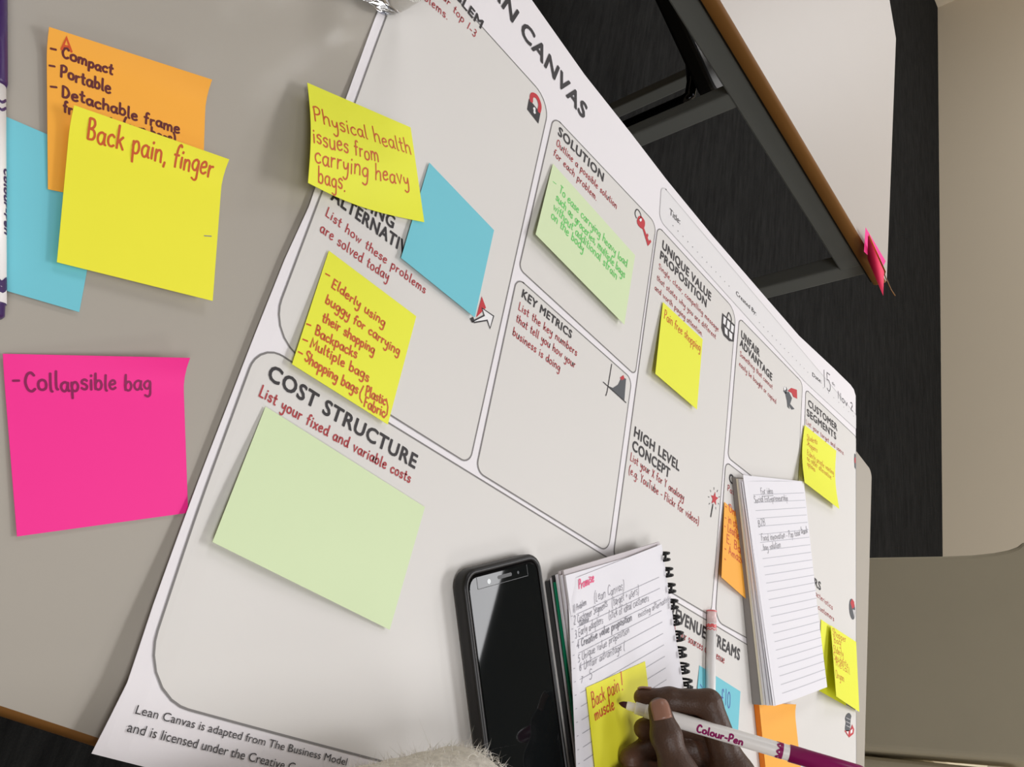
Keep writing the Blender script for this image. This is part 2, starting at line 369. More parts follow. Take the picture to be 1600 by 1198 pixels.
def ribbon(mb, Sf, pts, wd, k, eps):
    """a pen line of width wd along uv points, lying on the surface"""
    P = [np.array(pts[0], float)]
    for p in pts[1:]:
        if np.linalg.norm(np.array(p) - P[-1]) > wd * 0.05: P.append(np.array(p, float))
    if hasattr(Sf, 'e1'):                       # on a barrel: short pieces that follow the curve
        Q = [P[0]]
        for a_, b_ in zip(P, P[1:]):
            m_ = max(1, int(np.linalg.norm(b_ - a_) / 0.0006)); Q += [a_ + (b_ - a_) * q / m_ for q in range(1, m_ + 1)]
        P = Q
    if len(P) == 1: P.append(P[0] + np.array([wd * 0.3, 0]))
    d0 = unit(P[0] - P[1]); d1 = unit(P[-1] - P[-2]); P = [P[0] + d0 * wd * 0.32] + P + [P[-1] + d1 * wd * 0.32]
    n = len(P); vs = []
    for i in range(n):
        if i in (0, n - 1):
            t = unit(P[1] - P[0]) if i == 0 else unit(P[-1] - P[-2]); s = 0.55
            m = np.array([-t[1], t[0]])
        else:
            t0 = unit(P[i] - P[i - 1]); t1 = unit(P[i + 1] - P[i]); m = np.array([-(t0 + t1)[1], (t0 + t1)[0]])
            if np.linalg.norm(m) < 1e-6: m = np.array([-t0[1], t0[0]])
            m = unit(m); s = min(1.6, 1 / max(0.3, abs(np.dot(m, np.array([-t0[1], t0[0]])))))
        for sg in (1, -1):
            u = P[i] + m * sg * wd / 2 * s; vs.append(Sf.S(*u) + Sf.N(*u) * eps)
    mb.add(vs, [(2 * i, 2 * i + 1, 2 * i + 3, 2 * i + 2) for i in range(n - 1)], k)
def frame_of(Sf, p0, p1, ptop, h, width):
    a = Sf.inv(*p0) if p0 is not None else None; b = Sf.inv(*p1)
    if a is None: a = None
    X = b - a if a is not None else None
    return a, b
def write(mb, Sf, txt, p0, p1, k, top=None, h=None, pen=None, jit=0.5, eps=0.00016, slant=0.0, space=0.9):
    """hand writing between two baseline points given where they are seen; top = a point level with the ascenders"""
    a = Sf.inv(*p0); b = Sf.inv(*p1); X = b - a; L = np.linalg.norm(X); Y = np.array([-X[1], X[0]]) / L
    if h is None: h = abs(np.dot(Sf.inv(*top) - a, Y)) if top is not None else None
    st, W = strokes(txt, jit, space)
    if h is None: h = 9 * L / W
    for s in st:
        pts = [a + X * ((x + slant * y) / W) + Y * (y / 9 * h) for x, y in s]
        ribbon(mb, Sf, pts, pen or h * 0.1, k, eps)
    return h
_fc = {}
def outline_text(txt, bold):
    key = (txt, bold)
    if key not in _fc:
        c = bpy.data.curves.new('t', 'FONT'); c.body = txt; c.offset = 0.0; c.resolution_u = 3; c.fill_mode = 'FRONT'
        c.space_character = 1.0 if not bold else 1.09
        o = bpy.data.objects.new('t', c); COL.objects.link(o)
        dg = bpy.context.evaluated_depsgraph_get(); e = o.evaluated_get(dg); me = e.to_mesh()
        vs = [(v.co.x, v.co.y) for v in me.vertices]; fs = [tuple(p.vertices) for p in me.polygons]
        e.to_mesh_clear(); bpy.data.objects.remove(o); bpy.data.curves.remove(c)
        _fc[key] = (np.array(vs), fs)
    return _fc[key]
def printed(mb, Sf, txt, p0, p1, k, top=None, h=None, bold=0.045, eps=0.0005, width=None):
    vs, fs = outline_text(txt, 0.0 if not bold else 1e-5); cap = outline_text('H', 0.0)[0][:, 1].max()
    b = Sf.inv(*p1); a = Sf.inv(*p0); X = b - a; L = np.linalg.norm(X); Y = np.array([-X[1], X[0]]) / L
    if width is not None: a = b - X / L * width; X = b - a
    if h is None: h = abs(np.dot(Sf.inv(*top) - Sf.inv(*p0), Y))
    x0, x1 = vs[:, 0].min(), vs[:, 0].max()
    strike = [(0, 0)] if not bold else [(math.cos(t) * bold * .62, math.sin(t) * bold * .62) for t in np.arange(8) * math.pi / 4]
    for q, (ox, oy) in enumerate(strike):       # a heavy face is struck several times, a hair apart
        out = []
        for x, y in vs:
            u = a + X * ((x - x0) / (x1 - x0)) + (X / np.linalg.norm(X)) * ox * h / cap + Y * ((y + oy) / cap * h); out.append(Sf.S(*u) + Sf.N(*u) * (eps + q * 4e-6))
        mb.add(out, fs, k)
    return h
def fill(mb, Sf, loop, k, eps, step=None, under=False):
    """fill a closed uv loop, following the surface"""
    vs = [Vector(p) for p in loop]; n = len(vs); ed = [(i, (i + 1) % n) for i in range(n)]
    if step:
        L = np.array(loop); lo, hi = L.min(0), L.max(0)
        for x in np.arange(lo[0] + step / 2, hi[0], step):
            for y in np.arange(lo[1] + step / 2, hi[1], step): vs.append(Vector((x, y)))
    r = delaunay_2d_cdt(vs, ed, [list(range(n))], 1, 1e-7)
    pts = [Sf.S(p.x, p.y) + Sf.N(p.x, p.y) * eps for p in r[0]]
    fs = []
    for f in r[2]:
        f = list(f); a, b, c = (np.array(pts[i]) for i in f[:3])
        if np.cross(b - a, c - a)[2] < 0: f.reverse()
        fs.append(tuple(f))
    mb.add(pts, fs, k)
def pxfill(mb, Sf, pxs, k, eps, smooth=False):
    L = [tuple(Sf.inv(*p)) for p in pxs]
    if smooth: L = catmull(L + [L[0]], 4)[:-1]
    fill(mb, Sf, L, k, eps)
def pxline(mb, Sf, pxs, wd, k, eps, smooth=False):
    L = [tuple(Sf.inv(*p)) for p in pxs]
    ribbon(mb, Sf, catmull(L) if smooth else L, wd, k, eps)
def rounded(c4, rr, n=7):
    """rounded polygon from uv corners and radii"""
    out = []; m = len(c4); c4 = [np.array(c, float) for c in c4]
    for i in range(m):
        p, c, q = c4[i - 1], c4[i], c4[(i + 1) % m]; d0, d1 = unit(p - c), unit(q - c); r = rr[i]
        ang = math.acos(np.clip(np.dot(d0, d1), -1, 1)); t = r / math.tan(ang / 2); cc = c + unit(d0 + d1) * r / math.sin(ang / 2)
        a, b = c + d0 * t - cc, c + d1 * t - cc
        for j in range(n + 1):
            v = unit(a * (1 - j / n) + b * (j / n)) * r; out.append(tuple(cc + v))
    return out
def densify(loop, step):
    out = []; n = len(loop)
    for i in range(n):
        a, b = np.array(loop[i]), np.array(loop[(i + 1) % n]); k = max(1, int(np.linalg.norm(b - a) / step))
        for j in range(k): out.append(tuple(a + (b - a) * j / k))
    return out

# ================================================================ the room
ER, EN = np.array([0.9924, -0.1226, 0]), np.array([0.1226, 0.9924, 0])
def rp(a, b, z): return ER * a + EN * b + np.array([0, 0, z])
RA0, RA1, RB0, RB1, ZF, ZC = -2.8, 3.711, -3.4, 5.8, -Z0, 1.9
def slab(name, a0, a1, b0, b1, z0, z1, k):
    mb = MB(); mb.hexa([rp(a0, b0, z0), rp(a1, b0, z0), rp(a1, b1, z0), rp(a0, b1, z0)], [rp(a0, b0, z1), rp(a1, b0, z1), rp(a1, b1, z1), rp(a0, b1, z1)], k)
    return struct(mb.build(name))
slab('floor', RA0, RA1, RB0, RB1, ZF - 0.1, ZF, 'carpet')
slab('ceiling', RA0, RA1, RB0, RB1, ZC, ZC + 0.1, 'ceil')
slab('wall_far', RA1, RA1 + 0.1, RB0, RB1, ZF - 0.1, ZC + 0.1, 'wall')
slab('wall_behind', RA0 - 0.1, RA0, RB0, RB1, ZF - 0.1, ZC + 0.1, 'wall')
slab('wall_left', RA0 - 0.1, RA1 + 0.1, RB1, RB1 + 0.1, ZF - 0.1, ZC + 0.1, 'wall')
slab('wall_right', RA0 - 0.1, RA1 + 0.1, RB0 - 0.1, RB0, ZF - 0.1, ZC + 0.1, 'wall')

# ================================================================ the two tables
EX, EY = np.array([0.99635, -0.0853, 0]), np.array([0.0853, 0.99635, 0])
def inset(loop, d):
    L = [np.array(p) for p in loop]; n = len(L); out = []
    for i in range(n):
        d0, d1 = unit(L[i] - L[i - 1]), unit(L[(i + 1) % n] - L[i]); m = np.array([-(d0 + d1)[1], (d0 + d1)[0]]); m = unit(m)
        out.append(L[i] + m * d / max(0.4, np.dot(m, np.array([-d0[1], d0[0]]))))
    return out
def table(label, corners, rr, top_mat, rails, legs, org):
    t = thing('table', label, 'table', (org[0], org[1], -Z0))
    loop = rounded(corners, rr, 8); lo = [(p[0], p[1]) for p in loop]
    mb = MB(); z = lambda L, h: [(p[0], p[1], h) for p in L]
    mb.hexa(z(inset(lo, 0.0006), -0.0022), z(inset(lo, 0.0006), 0.0), top_mat); mb.build('tabletop', t)
    mb = MB(); prf = [(.0006, -.0001), (-.0010, -.0016), (-.0020, -.0050), (-.0024, -.0100), (-.0022, -.0165), (-.0012, -.0195)]
    vs_ = [(p[0], p[1], h_) for d_, h_ in prf for p in inset(lo, d_)]; n_ = len(lo)
    mb.add(vs_, [(i * n_ + j, (i + 1) * n_ + j, (i + 1) * n_ + (j + 1) % n_, i * n_ + (j + 1) % n_) for i in range(len(prf) - 1) for j in range(n_)], 'edge'); mb.build('edge_band', t, smooth=True)
    mb = MB(); ins = inset(lo, 0.004); mb.hexa(z(ins, -0.024), z(ins, -0.0196), 'under'); mb.build('underside_board', t)
    for a, b, wd, z0, z1 in rails:
        a, b = np.array(a + (0,)), np.array(b + (0,)); d = unit(b - a); s = np.array([-d[1], d[0], 0])
        mb = MB(); mb.box((a + b) / 2 + [0, 0, (z0 + z1) / 2], (np.linalg.norm(b - a) / 2, wd / 2, (z1 - z0) / 2), 'steel', [d, s, [0, 0, 1]])
        mb.build('frame_rail', t, bevel=0.003)
    for x, y, wd in legs:
        mb = MB(); mb.box((x, y, (-Z0 - 0.025) / 2 + 0.0), (wd / 2, wd / 2, (Z0 - 0.025) / 2), 'steel', [EX, EY, [0, 0, 1]])
        lg = mb.build('leg', t, bevel=0.003)
        mb = MB(); mb.box((x, y, -Z0 + 0.006), (wd / 2 + 0.002, wd / 2 + 0.002, 0.006), 'black', [EX, EY, [0, 0, 1]]); mb.build('foot_cap', lg)
    return t
def tp(a, b): v = EX * a + EY * b; return (float(v[0]), float(v[1]))
table('grey topped table with brown wood edge under the big printed poster',
      [tp(-0.75, -0.525), tp(0.892, -0.525), tp(0.892, 0.067), tp(-0.75, 0.067)], [0.03, 0.012, 0.012, 0.03], 'laminate',
      [(tp(-0.69, -0.47), tp(0.83, -0.47), 0.03, -0.06, -0.024), (tp(-0.69, 0.01), tp(0.83, 0.01), 0.03, -0.06, -0.024)],
      [tp(-0.67, -0.47) + (0.035,), tp(0.81, -0.47) + (0.035,), tp(-0.67, 0.01) + (0.035,), tp(0.81, 0.01) + (0.035,)], tp(0.07, -0.23))
table('empty pale table with brown edge and grey steel frame beyond the poster',
      [(-0.79, 0.505), (0.969, 0.3535), (1.054, 1.016), (1.02, 1.10), (0.95, 1.27), (-0.70, 1.42)], [0.01, 0.006, 0.02, 0.02, 0.05, 0.02], 'laminate2',
      [((-0.70, 0.518), (0.925, 0.379), 0.03, -0.058, -0.024), ((0.922, 0.40), (0.985, 1.02), 0.03, -0.058, -0.024)],
      [(0.548, 0.4105, 0.026), (0.934, 0.380, 0.030), (-0.66, 0.515, 0.03), (0.955, 1.05, 0.03), (-0.60, 1.33, 0.03)], (0.2, 0.9))

# ================================================================ the poster
TLx = np.array([-0.004, 0.090])
def sm(a, b, x): t = min(1, max(0, (x - a) / (b - a))); return t * t * (3 - 2 * t)
def ph(x, y):
    z = 0.0009
    z += 0.0065 * math.exp(-((x + 0.006) / 0.055) ** 2) * sm(-0.40, -0.535, y)
    z += 0.0022 * math.exp(-((x + 0.006) / 0.03) ** 2) * sm(-0.05, -0.2, y)
    return z
PO = Flat(ph)
mb = MB()
left = [(600, 28), (585.5, 30 + 28), (539, 158), (482.7, 322.6), (445, 405), (400, 520), (295.5, 790), (239, 946), (199, 1066), (143, 1177)]
left = [(600 - 0.0, 0)] + [(585.5, 30), (539, 158), (482.7, 322.6), (445, 405), (398, 523), (295.5, 790), (239, 946), (199, 1066), (143, 1177)]
topo = [(831, 0), (913.4, 116.5), (984.8, 206.6), (1041, 280), (1113.5, 368.5), (1200, 468.6), (1248.6, 524.5), (1303.7, 576)]
loop = [tuple(PO.inv(*p)) for p in left[1:]]
c = PO.inv(226, 1198); loop += [tuple(c), (0.10, -0.5330), (0.4, -0.528), (0.836, -0.520)]
r0 = PO.inv(1337, 640); loop += [(0.8355, -0.25), (float(r0[0]), float(r0[1]))] + [tuple(PO.inv(*p)) for p in [(1337, 618), (1334, 608), (1329, 601)]]
loop += [tuple(PO.inv(*p)) for p in reversed(topo)] + [(-0.003, 0.092)]
loop = densify(loop, 0.01)
fill(mb, PO, loop, 'paper', 0.0, 0.01)
fill(mb, PO, loop, 'paper', -0.00025, 0.03)
def inv(p): return np.array(PO.inv(*p))
gw = 0.0011
def pbox(cs, rr, fillk='boxfill', linek='line', wd=gw, world=None):
    c4 = [inv(p) if len(p) == 2 and isinstance(p, tuple) else np.asarray(p) for p in cs]
    lp = densify(rounded(c4, rr), 0.01)
    fill(mb, PO, lp, fillk, 0.00020, 0.01)
    lp2 = lp + [lp[0], lp[1]]
    ribbon(mb, PO, lp2, wd, linek, 0.00032)
tr = inv((859, 160)); lx = inv((601.7, 30)); bl = inv((418, 525)); ld = unit(bl - lx)
ptl = lx - ld * ((tr[1] - lx[1]) / -ld[1]) * 1.0
pbox([ptl, (418, 525), (733, 725.5), tr], [0.016, 0.024, 0.008, 0.02])
pbox([(865, 181), (810.5, 419.5), (992, 586), (1025, 350)], [0.010, 0.006, 0.006, 0.010])
pbox([(807.5, 433), (743, 735.5), (949.8, 863), (986.8, 592)], [0.008, 0.008, 0.010, 0.008])
pbox([(1027.8, 353), (957.5, 872), (1110.5, 962), (1149.5, 486)], [0.008, 0.008, 0.010, 0.016])
pbox([(1155, 496.5), (1137, 714.5), (1244.5, 799), (1253.7, 598)], [0.008, 0.006, 0.008, 0.008])
rtl = inv((1059, 942)); rdir = unit(inv((1322, 1100)) - rtl)
def ygut(x): return rtl[1] + rdir[1] / rdir[0] * (x - rtl[0]) + .0085
q = inv((1133.8, 721)); e4 = inv((1244, 806)); 
pbox([(1133.8, 721), (1117, 969), np.array([e4[0], ygut(e4[0])]), (1244, 806)], [0.008, 0.014, 0.008, 0.008])
c5 = inv((1258.8, 608)); c5b = np.array([c5[0] + 0.0005, ygut(c5[0])])
pbox([c5, c5b, np.array([0.8345, ygut(.8345)]), np.array([0.8345, inv((1337, 682))[1]])], [0.008, 0.01, 0.004, 0.004])
cbl = inv((212, 1086)); ctl = inv((405, 533)); y2 = inv((1090, 960.5)); dd = unit(inv((586, 1185.5)) - inv((282, 1104)))
cs_r = inv((954, 873.5)); midx = (c5b[0] * 0 + 0.4135)
ctr = ctl + (inv((948, 870.5)) - ctl) * ((midx - 0.004 - ctl[0]) / (inv((948, 870.5))[0] - ctl[0]))
cbr = cbl + dd * ((midx - 0.004 - cbl[0]) / dd[0])
pbox([ctl, cbl, cbr, ctr], [0.016, 0.028, 0.016, 0.01])
rtl2 = rtl + rdir * ((midx + 0.004 - rtl[0]) / rdir[0]); rtr = rtl + rdir * ((0.8345 - rtl[0]) / rdir[0])
pbox([rtl2, np.array([midx + 0.004, -0.49]), np.array([0.8345, -0.49]), rtr], [0.01, 0.016, 0.016, 0.004])
ttl = inv((1033.5, 288)); tbl = inv((1030, 343)); tb2 = inv((1259, 600)); td = unit(tb2 - tbl)
tt2 = inv((1318, 592)); td2 = unit(inv((1200, 476)) - inv((1046.8, 293)))
pbox([ttl, tbl, tb2 + np.array([0, .002]), np.array([0.8345, inv((1337, 670))[1]]), ttl + td2 * ((0.8345 - ttl[0]) / td2[0])], [0.008, 0.010, 0.004, 0.003, 0.003], 'titlefill', 'faint')

# --- printed headings
P = printed
hN = abs(np.dot(inv((806.4, 14)) - inv((799.8, 34.8)), unit(np.array([[0, -1], [1, 0]]) @ (inv((910, 184)) - inv((812, 51))))))
P(mb, PO, 'CANVAS', (812, 51), (911, 186), 'ink', h=hN)
Lc = np.linalg.norm(inv((812, 51)) - inv((911, 186)))
P(mb, PO, 'LEAN', (790, 20), (800, 35), 'ink', h=hN, width=Lc * 0.60)
hM = abs(np.dot(inv((754, 32.6)) - inv((750.3, 45)), unit(np.array([[0, -1], [1, 0]]) @ (inv((750.3, 45)) - inv((717, 4))))))
P(mb, PO, 'PROBLEM', (717, 4), (750.3, 45), 'ink', h=hM, width=np.linalg.norm(inv((750.3, 45)) - inv((716.9, 4))) * 2.25)
H2 = P(mb, PO, 'SOLUTION', (871.3, 210.3), (941.4, 283.8), 'ink', top=(874.6, 198.8))
P(mb, PO, 'KEY METRICS', (814.5, 463.6), (891.5, 529), 'ink', top=(817.3, 452.2))
P(mb, PO, 'UNIQUE VALUE', (1034, 387.5), (1109.6, 470), 'ink', top=(1036, 375.8))
P(mb, PO, 'PROPOSITION', (1030.8, 403.5), (1102.7, 480), 'ink', h=H2)
P(mb, PO, 'HIGH LEVEL', (990, 681), (1060.2, 736), 'ink', h=H2)
P(mb, PO, 'CONCEPT', (987, 702), (1045, 747), 'ink', h=H2)
P(mb, PO, 'UNFAIR', (1157.5, 527), (1186, 557.6), 'ink', h=H2)
P(mb, PO, 'ADVANTAGE', (1155.5, 539.5), (1205.4, 595), 'ink', h=H2)
P(mb, PO, 'CUSTOMER', (1262.6, 634.2), (1307.7, 673.4), 'ink', h=H2)
P(mb, PO, 'SEGMENTS', (1260.6, 649), (1306, 687), 'ink', h=H2)
P(mb, PO, 'EXISTING', (523, 290), (613, 357.5), 'ink', h=H2 * 0.98)
P(mb, PO, 'ALTERNATIVES', (516, 311.5), (651, 411), 'ink', h=H2 * 0.98)
H3 = P(mb, PO, 'COST STRUCTURE', (416.5, 591), (647, 732), 'ink', top=(427, 570.5))
rv0 = inv((1063.8, 974.5)); rv1 = inv((1154.4, 1031.4)); 
P(mb, PO, 'REVENUE STREAMS', (1063.8, 974.5), (1154.6, 1031.6), 'ink', h=H2 * 1.12, width=np.linalg.norm(rv1 - rv0) * 1.18)
P(mb, PO, 'CHANNELS', (1138.5, 752), (1190, 792), 'ink', h=H2)
P(mb, PO, 'EARLY', (1225, 862), (1262, 890), 'ink', h=H2); P(mb, PO, 'ADOPTERS', (1225, 880), (1281.8, 922.3), 'ink', h=H2, width=np.linalg.norm(inv((1307.7, 673.4)) - inv((1262.6, 634.2))))
# --- small printed text
for tx, a, b, tq, hh in [('Title:', (1045.5, 334.5), (1062, 351), (1045.8, 324.8), None), ('Created By:', (1149.5, 460), (1181, 493), None, 0.0052), ('Date:', (1269, 587.5), (1283, 599), None, 0.0052),
        ('Lean Canvas is adapted from The Business Model', (210, 1114.5), (540, 1195.5), (212.6, 1100.7), None)]:
    P(mb, PO, tx, a, b, 'ink', top=tq, h=hh, bold=0.0)
P(mb, PO, 'and is licensed under the Creative C', (196.5, 1142.5), (458, 1205), 'ink', top=(200, 1127), bold=0.0)
def dots(p0, p1, n):
    a, b = inv(p0), inv(p1)
    for i in range(n):
        c = a + (b - a) * i / (n - 1); fill(mb, PO, [tuple(c + 0.0006 * np.array([math.cos(t), math.sin(t)])) for t in np.arange(6) * 1.047], 'ink', 0.0005)
dots((1051, 352.6), (1138.6, 447), 13); dots((1186, 504), (1261.5, 581.5), 13); dots((1286, 606), (1333, 650), 7)
# --- red hand-lettered instructions
def R(tx, a, b, top=None, h=None, pen=None, k='redprint'):
    return write(mb, PO, tx, a, b, k, top, h, pen or 0.00085, 0.15, 0.0005, 0.0, 1.3)
hr = R('Outline a possible solution', (868.6, 226.8), (962.6, 327), (870.2, 216.5))
R('for each problem.', (864, 242), (931.3, 314), h=hr)
hk = R('List the key numbers', (809.2, 483), (900.3, 556.3), (811.6, 471.5))
R('that tell you how your', (805.5, 501.5), (897.6, 575.6), h=hk); R('business is doing', (800, 523), (873.7, 580.2), h=hk)
hu = hr * 0.86
R('Single, clear, compelling message', (1028.4, 419), (1121.9, 518.4), h=hu, pen=.0007); R('that states why you are different', (1025.6, 437), (1117.7, 530), h=hu, pen=.0007)
R('and worth paying attention.', (1022.4, 452), (1096.9, 526), h=hu, pen=.0007)
R('List your X for Y analogy', (984, 718.5), (1067.7, 782.7), h=hr); R('(e.g. YouTube - Flickr for videos)', (981.5, 738.5), (1091, 820.3), h=hr)
R('Something that cannot', (1155.6, 555.5), (1206.3, 608), h=hu, pen=.0007); R('easily be bought or copied', (1154.3, 571), (1211.9, 631), h=hu, pen=.0007)
R('List your target and users.', (1259.2, 661.8), (1318.5, 711.5), h=hu, pen=.0007)
R('List how these problems', (507.5, 336.5), (663, 459), (510.8, 322.5)); R('are solved today', (498.6, 361.5), (605.5, 439.5), h=hr * 1.0)
R('List your fixed and variable costs', (403.5, 617.8), (639.3, 754.5), (409.4, 601.5), pen=.0010)
a = inv((741, 59)); b0 = inv((707.7, 18.4)); e = unit(a - b0); L = np.linalg.norm(a - b0) * 2.55
def pxof(u): return tuple(pr(PO.S(*u)))
R('List your top 1-3', pxof(a - e * L), (741, 59), h=hr * 1.05)
a = inv((698.5, 31.7)); b0 = inv((666, 3.3)); e = unit(a - b0); R('problems.', pxof(a - e * np.linalg.norm(a - b0) * 1.75), (698.5, 31.7), h=hr * 1.05)
R('List your sources of revenue', (1043, 984), (1131, 1036.2), h=hr)
R('Path to customers', (1136, 766), (1190, 808), h=hu); 
R('List the characteristics', (1236, 898), (1300.4, 952.5), h=hu, pen=.0007); R('of your ideal customers', (1240, 922), (1302.6, 970.5), h=hu, pen=.0007)
# --- date written by hand
write(mb, PO, '15', (1286.3, 604), (1298, 614), 'biro', (1288, 579), None, 0.0011, 0.2, 0.0005)
write(mb, PO, 'th', (1300, 600), (1304, 604), 'biro', None, 0.004, 0.0007, 0.2, 0.0005)
write(mb, PO, 'Nov', (1309, 622), (1324, 635.5), 'biro', None, 0.0105, 0.0011, 0.2, 0.0005)
write(mb, PO, '2', (1328.5, 639), (1332.5, 643), 'biro', None, 0.0115, 0.0011, 0.2, 0.0005)
# --- icons
fx = lambda pts, k, e=0.0003, s=False: pxfill(mb, PO, pts, k, e + 0.0002, s)
ln = lambda pts, w_, k, e=0.0003, s=False: pxline(mb, PO, pts, w_, k, e + 0.0002, s)
fx([(826, 154.5), (843.8, 177), (840.6, 193.5), (823, 171)], 'ink')
ln([(829.5, 158), (830, 151), (832.5, 148.6), (838, 151.5), (842, 160), (843, 167), (841.6, 174)], 0.0042, 'red', 0.00032, True)
fx([(832, 169), (834, 167.5), (836, 170), (835.6, 173.5), (836.4, 177.5), (834.4, 178.5), (832.6, 176), (833, 173)], 'white', 0.0004)
ln([(994, 341), (991.7, 334), (993.5, 328), (997, 328.5), (1000.5, 335), (1000.6, 341), (998, 343)], 0.0012, 'ink', 0.0003, True)
fx([(994.5, 345), (997, 338.5), (1001.5, 338), (1006.5, 345), (1007, 352), (1004.5, 358), (999.5, 355.5), (995.5, 350)], 'red', 0.0003, True)
fx([(998, 343.5), (1000.5, 341), (1002, 344), (1000, 346.5)], 'white', 0.0004, True)
fx([(1003, 356), (1005, 354.5), (1015, 381), (1011.5, 384.5)], 'red', 0.00032); fx([(1009, 370), (1011, 364.5), (1012.6, 367.5), (1010.5, 374)], 'red', 0.00034); fx([(1012, 378), (1015.5, 374.5), (1017, 378), (1013.5, 382.5)], 'red', 0.00034)
fx([(752, 463), (758.6, 481), (743.4, 496)], 'red'); ar = [(738, 502), (755.8, 493), (752.3, 481.6), (770.4, 494), (764.8, 513), (760.6, 500.5), (740, 504)]
fx(ar, 'white', 0.00034); ln(ar + [ar[0]], 0.001, 'ink', 0.0004); fx([(733.3, 498), (738.5, 495), (741, 502), (737, 504.5)], 'ink', 0.00036)
ln([(955.2, 569), (948, 612), (946, 618)], 0.001, 'ink'); ln([(942, 597), (977.5, 629)], 0.001, 'ink')
fx([(949.5, 603), (957, 606), (965, 601), (971, 588), (977.5, 592), (974.8, 626)], 'slate'); fx([(968, 590), (973.5, 586), (975, 592), (970.5, 594)], 'red', 0.00034)
fx([(1128, 489), (1148, 508), (1146, 534), (1139, 533), (1130, 524), (1126.5, 512)], 'ink'); 
for qd in [[(1130, 494), (1134, 498), (1132.5, 508), (1129.2, 505)], [(1136, 500), (1140, 504), (1139, 515), (1134.6, 511)], [(1142, 506), (1146, 510), (1145, 520), (1141, 517)], [(1131.5, 511), (1136, 515), (1136, 525), (1132, 521)], [(1138.5, 517.5), (1143.5, 522), (1143, 531), (1138.8, 528)]]: fx(qd, 'white', 0.0004)
ln([(1135, 497), (1138, 488.5), (1142, 497), (1141, 503), (1134, 498)], 0.0016, 'ink', 0.00034, True)
fx([(1223.5, 611), (1227, 604.5), (1229.5, 609), (1227, 615)], 'slate', 0.0003, True); fx([(1224, 606), (1226, 604), (1227.6, 607.5), (1225, 610)], 'white', 0.0004, True)
fx([(1226, 613), (1232, 612), (1237, 622), (1234, 631), (1241, 639), (1236.5, 640), (1231, 632), (1233.5, 639), (1230, 636), (1229, 626)], 'slate'); fx([(1230, 610.5), (1236, 606), (1244.5, 609), (1245, 623), (1239, 620), (1236.5, 614)], 'red', 0.00034)
st = [(1115.6 + (11 if i % 2 == 0 else 5) * math.sin(i * math.pi / 5 + 0.2) * 0.55 - 0, 779 - (11 if i % 2 == 0 else 5) * math.cos(i * math.pi / 5 + 0.2)) for i in range(10)]
fx(st, 'red'); ln([(1113.3, 788), (1110, 807)], 0.0018, 'ink')
for i in range(9):
    t = i * 0.698; ln([(1115 + 7.5 * math.sin(t), 779 - 14 * math.cos(t)), (1115 + 9 * math.sin(t), 779 - 17.5 * math.cos(t))], 0.0007, 'ink')
fx([(1331 + 4.6 * math.cos(t) + 1.2 * math.sin(t), 951.5 + 16.5 * math.sin(t)) for t in np.arange(16) * math.pi / 8], 'slate'); fx([(1331, 951), (1328, 941), (1331, 935.2), (1334, 940), (1334.6, 948)], 'red', 0.00034); fx([(1331.6, 952), (1335.4, 953), (1334.6, 966)], 'faint', 0.00034)
fx([(1322, 1116), (1326, 1113.5), (1329.5, 1118), (1328.5, 1124), (1326.8, 1141), (1320, 1140), (1321, 1128), (1319.8, 1122)], 'slate', 0.0003, True)
fx([(1318.5, 1141), (1327.5, 1140.5), (1331, 1131.5), (1334, 1139), (1333, 1146), (1326, 1152)], 'red'); fx([(1321.5, 1142.5), (1325, 1142), (1324.5, 1148)], 'white', 0.0004); fx([(1328, 1141), (1331.5, 1138), (1331, 1144), (1328, 1146)], 'white', 0.0004)
for y in (1121, 1127, 1133): ln([(1321.5, y), (1327.5, y + 3)], 0.0006, 'faint', 0.0004)
fx([(1334.6, 708), (1336.4, 710), (1336.4, 733), (1334.8, 730), (1334.2, 718)], 'slate'); fx([(1334.6, 716), (1336.3, 714), (1336.3, 724), (1334.6, 722)], 'red', 0.00034)
poster = tag(mb.build('poster', origin=(0.4, -0.2, 0.0)), 'large white printed business planning poster covered in boxes, spread over the grey table', 'poster')

# ================================================================ sticky notes
def curl_top(h, n=2.0, part=0.2, side=0.5): return lambda x, t: h * (max(0, 1 - t / part) ** n) * (side + (1 - side) * x)
NG = ['sticky notes on the bare table']
def note(label, px4, z4, k, lines=(), zf=None, group=None, dz=0.0, name='sticky_note', n=18, pen='penred', world=None, cat='sticky note'):
    Pt = world if world is not None else pxpatch(px4, z4, zf, dz)
    mb = MB(); sheet(mb, Pt, k, n)
    hprev = None
    for L in lines:
        if L[0] == '~': pxline(mb, Pt, L[1], L[2], L[3], 0.00016)
        else:
            tx, a, b = L[:3]; o = L[3] if len(L) > 3 else {}
            hprev = write(mb, Pt, tx, a, b, o.get('k', pen), o.get('top'), o.get('h', hprev if not o.get('top') else None), o.get('pen', 0.0011), 0.6, slant=o.get('sl', 0.0))
    ob = tag(mb.build(name, smooth=True), label, cat, group or NG[0])
    return ob, Pt
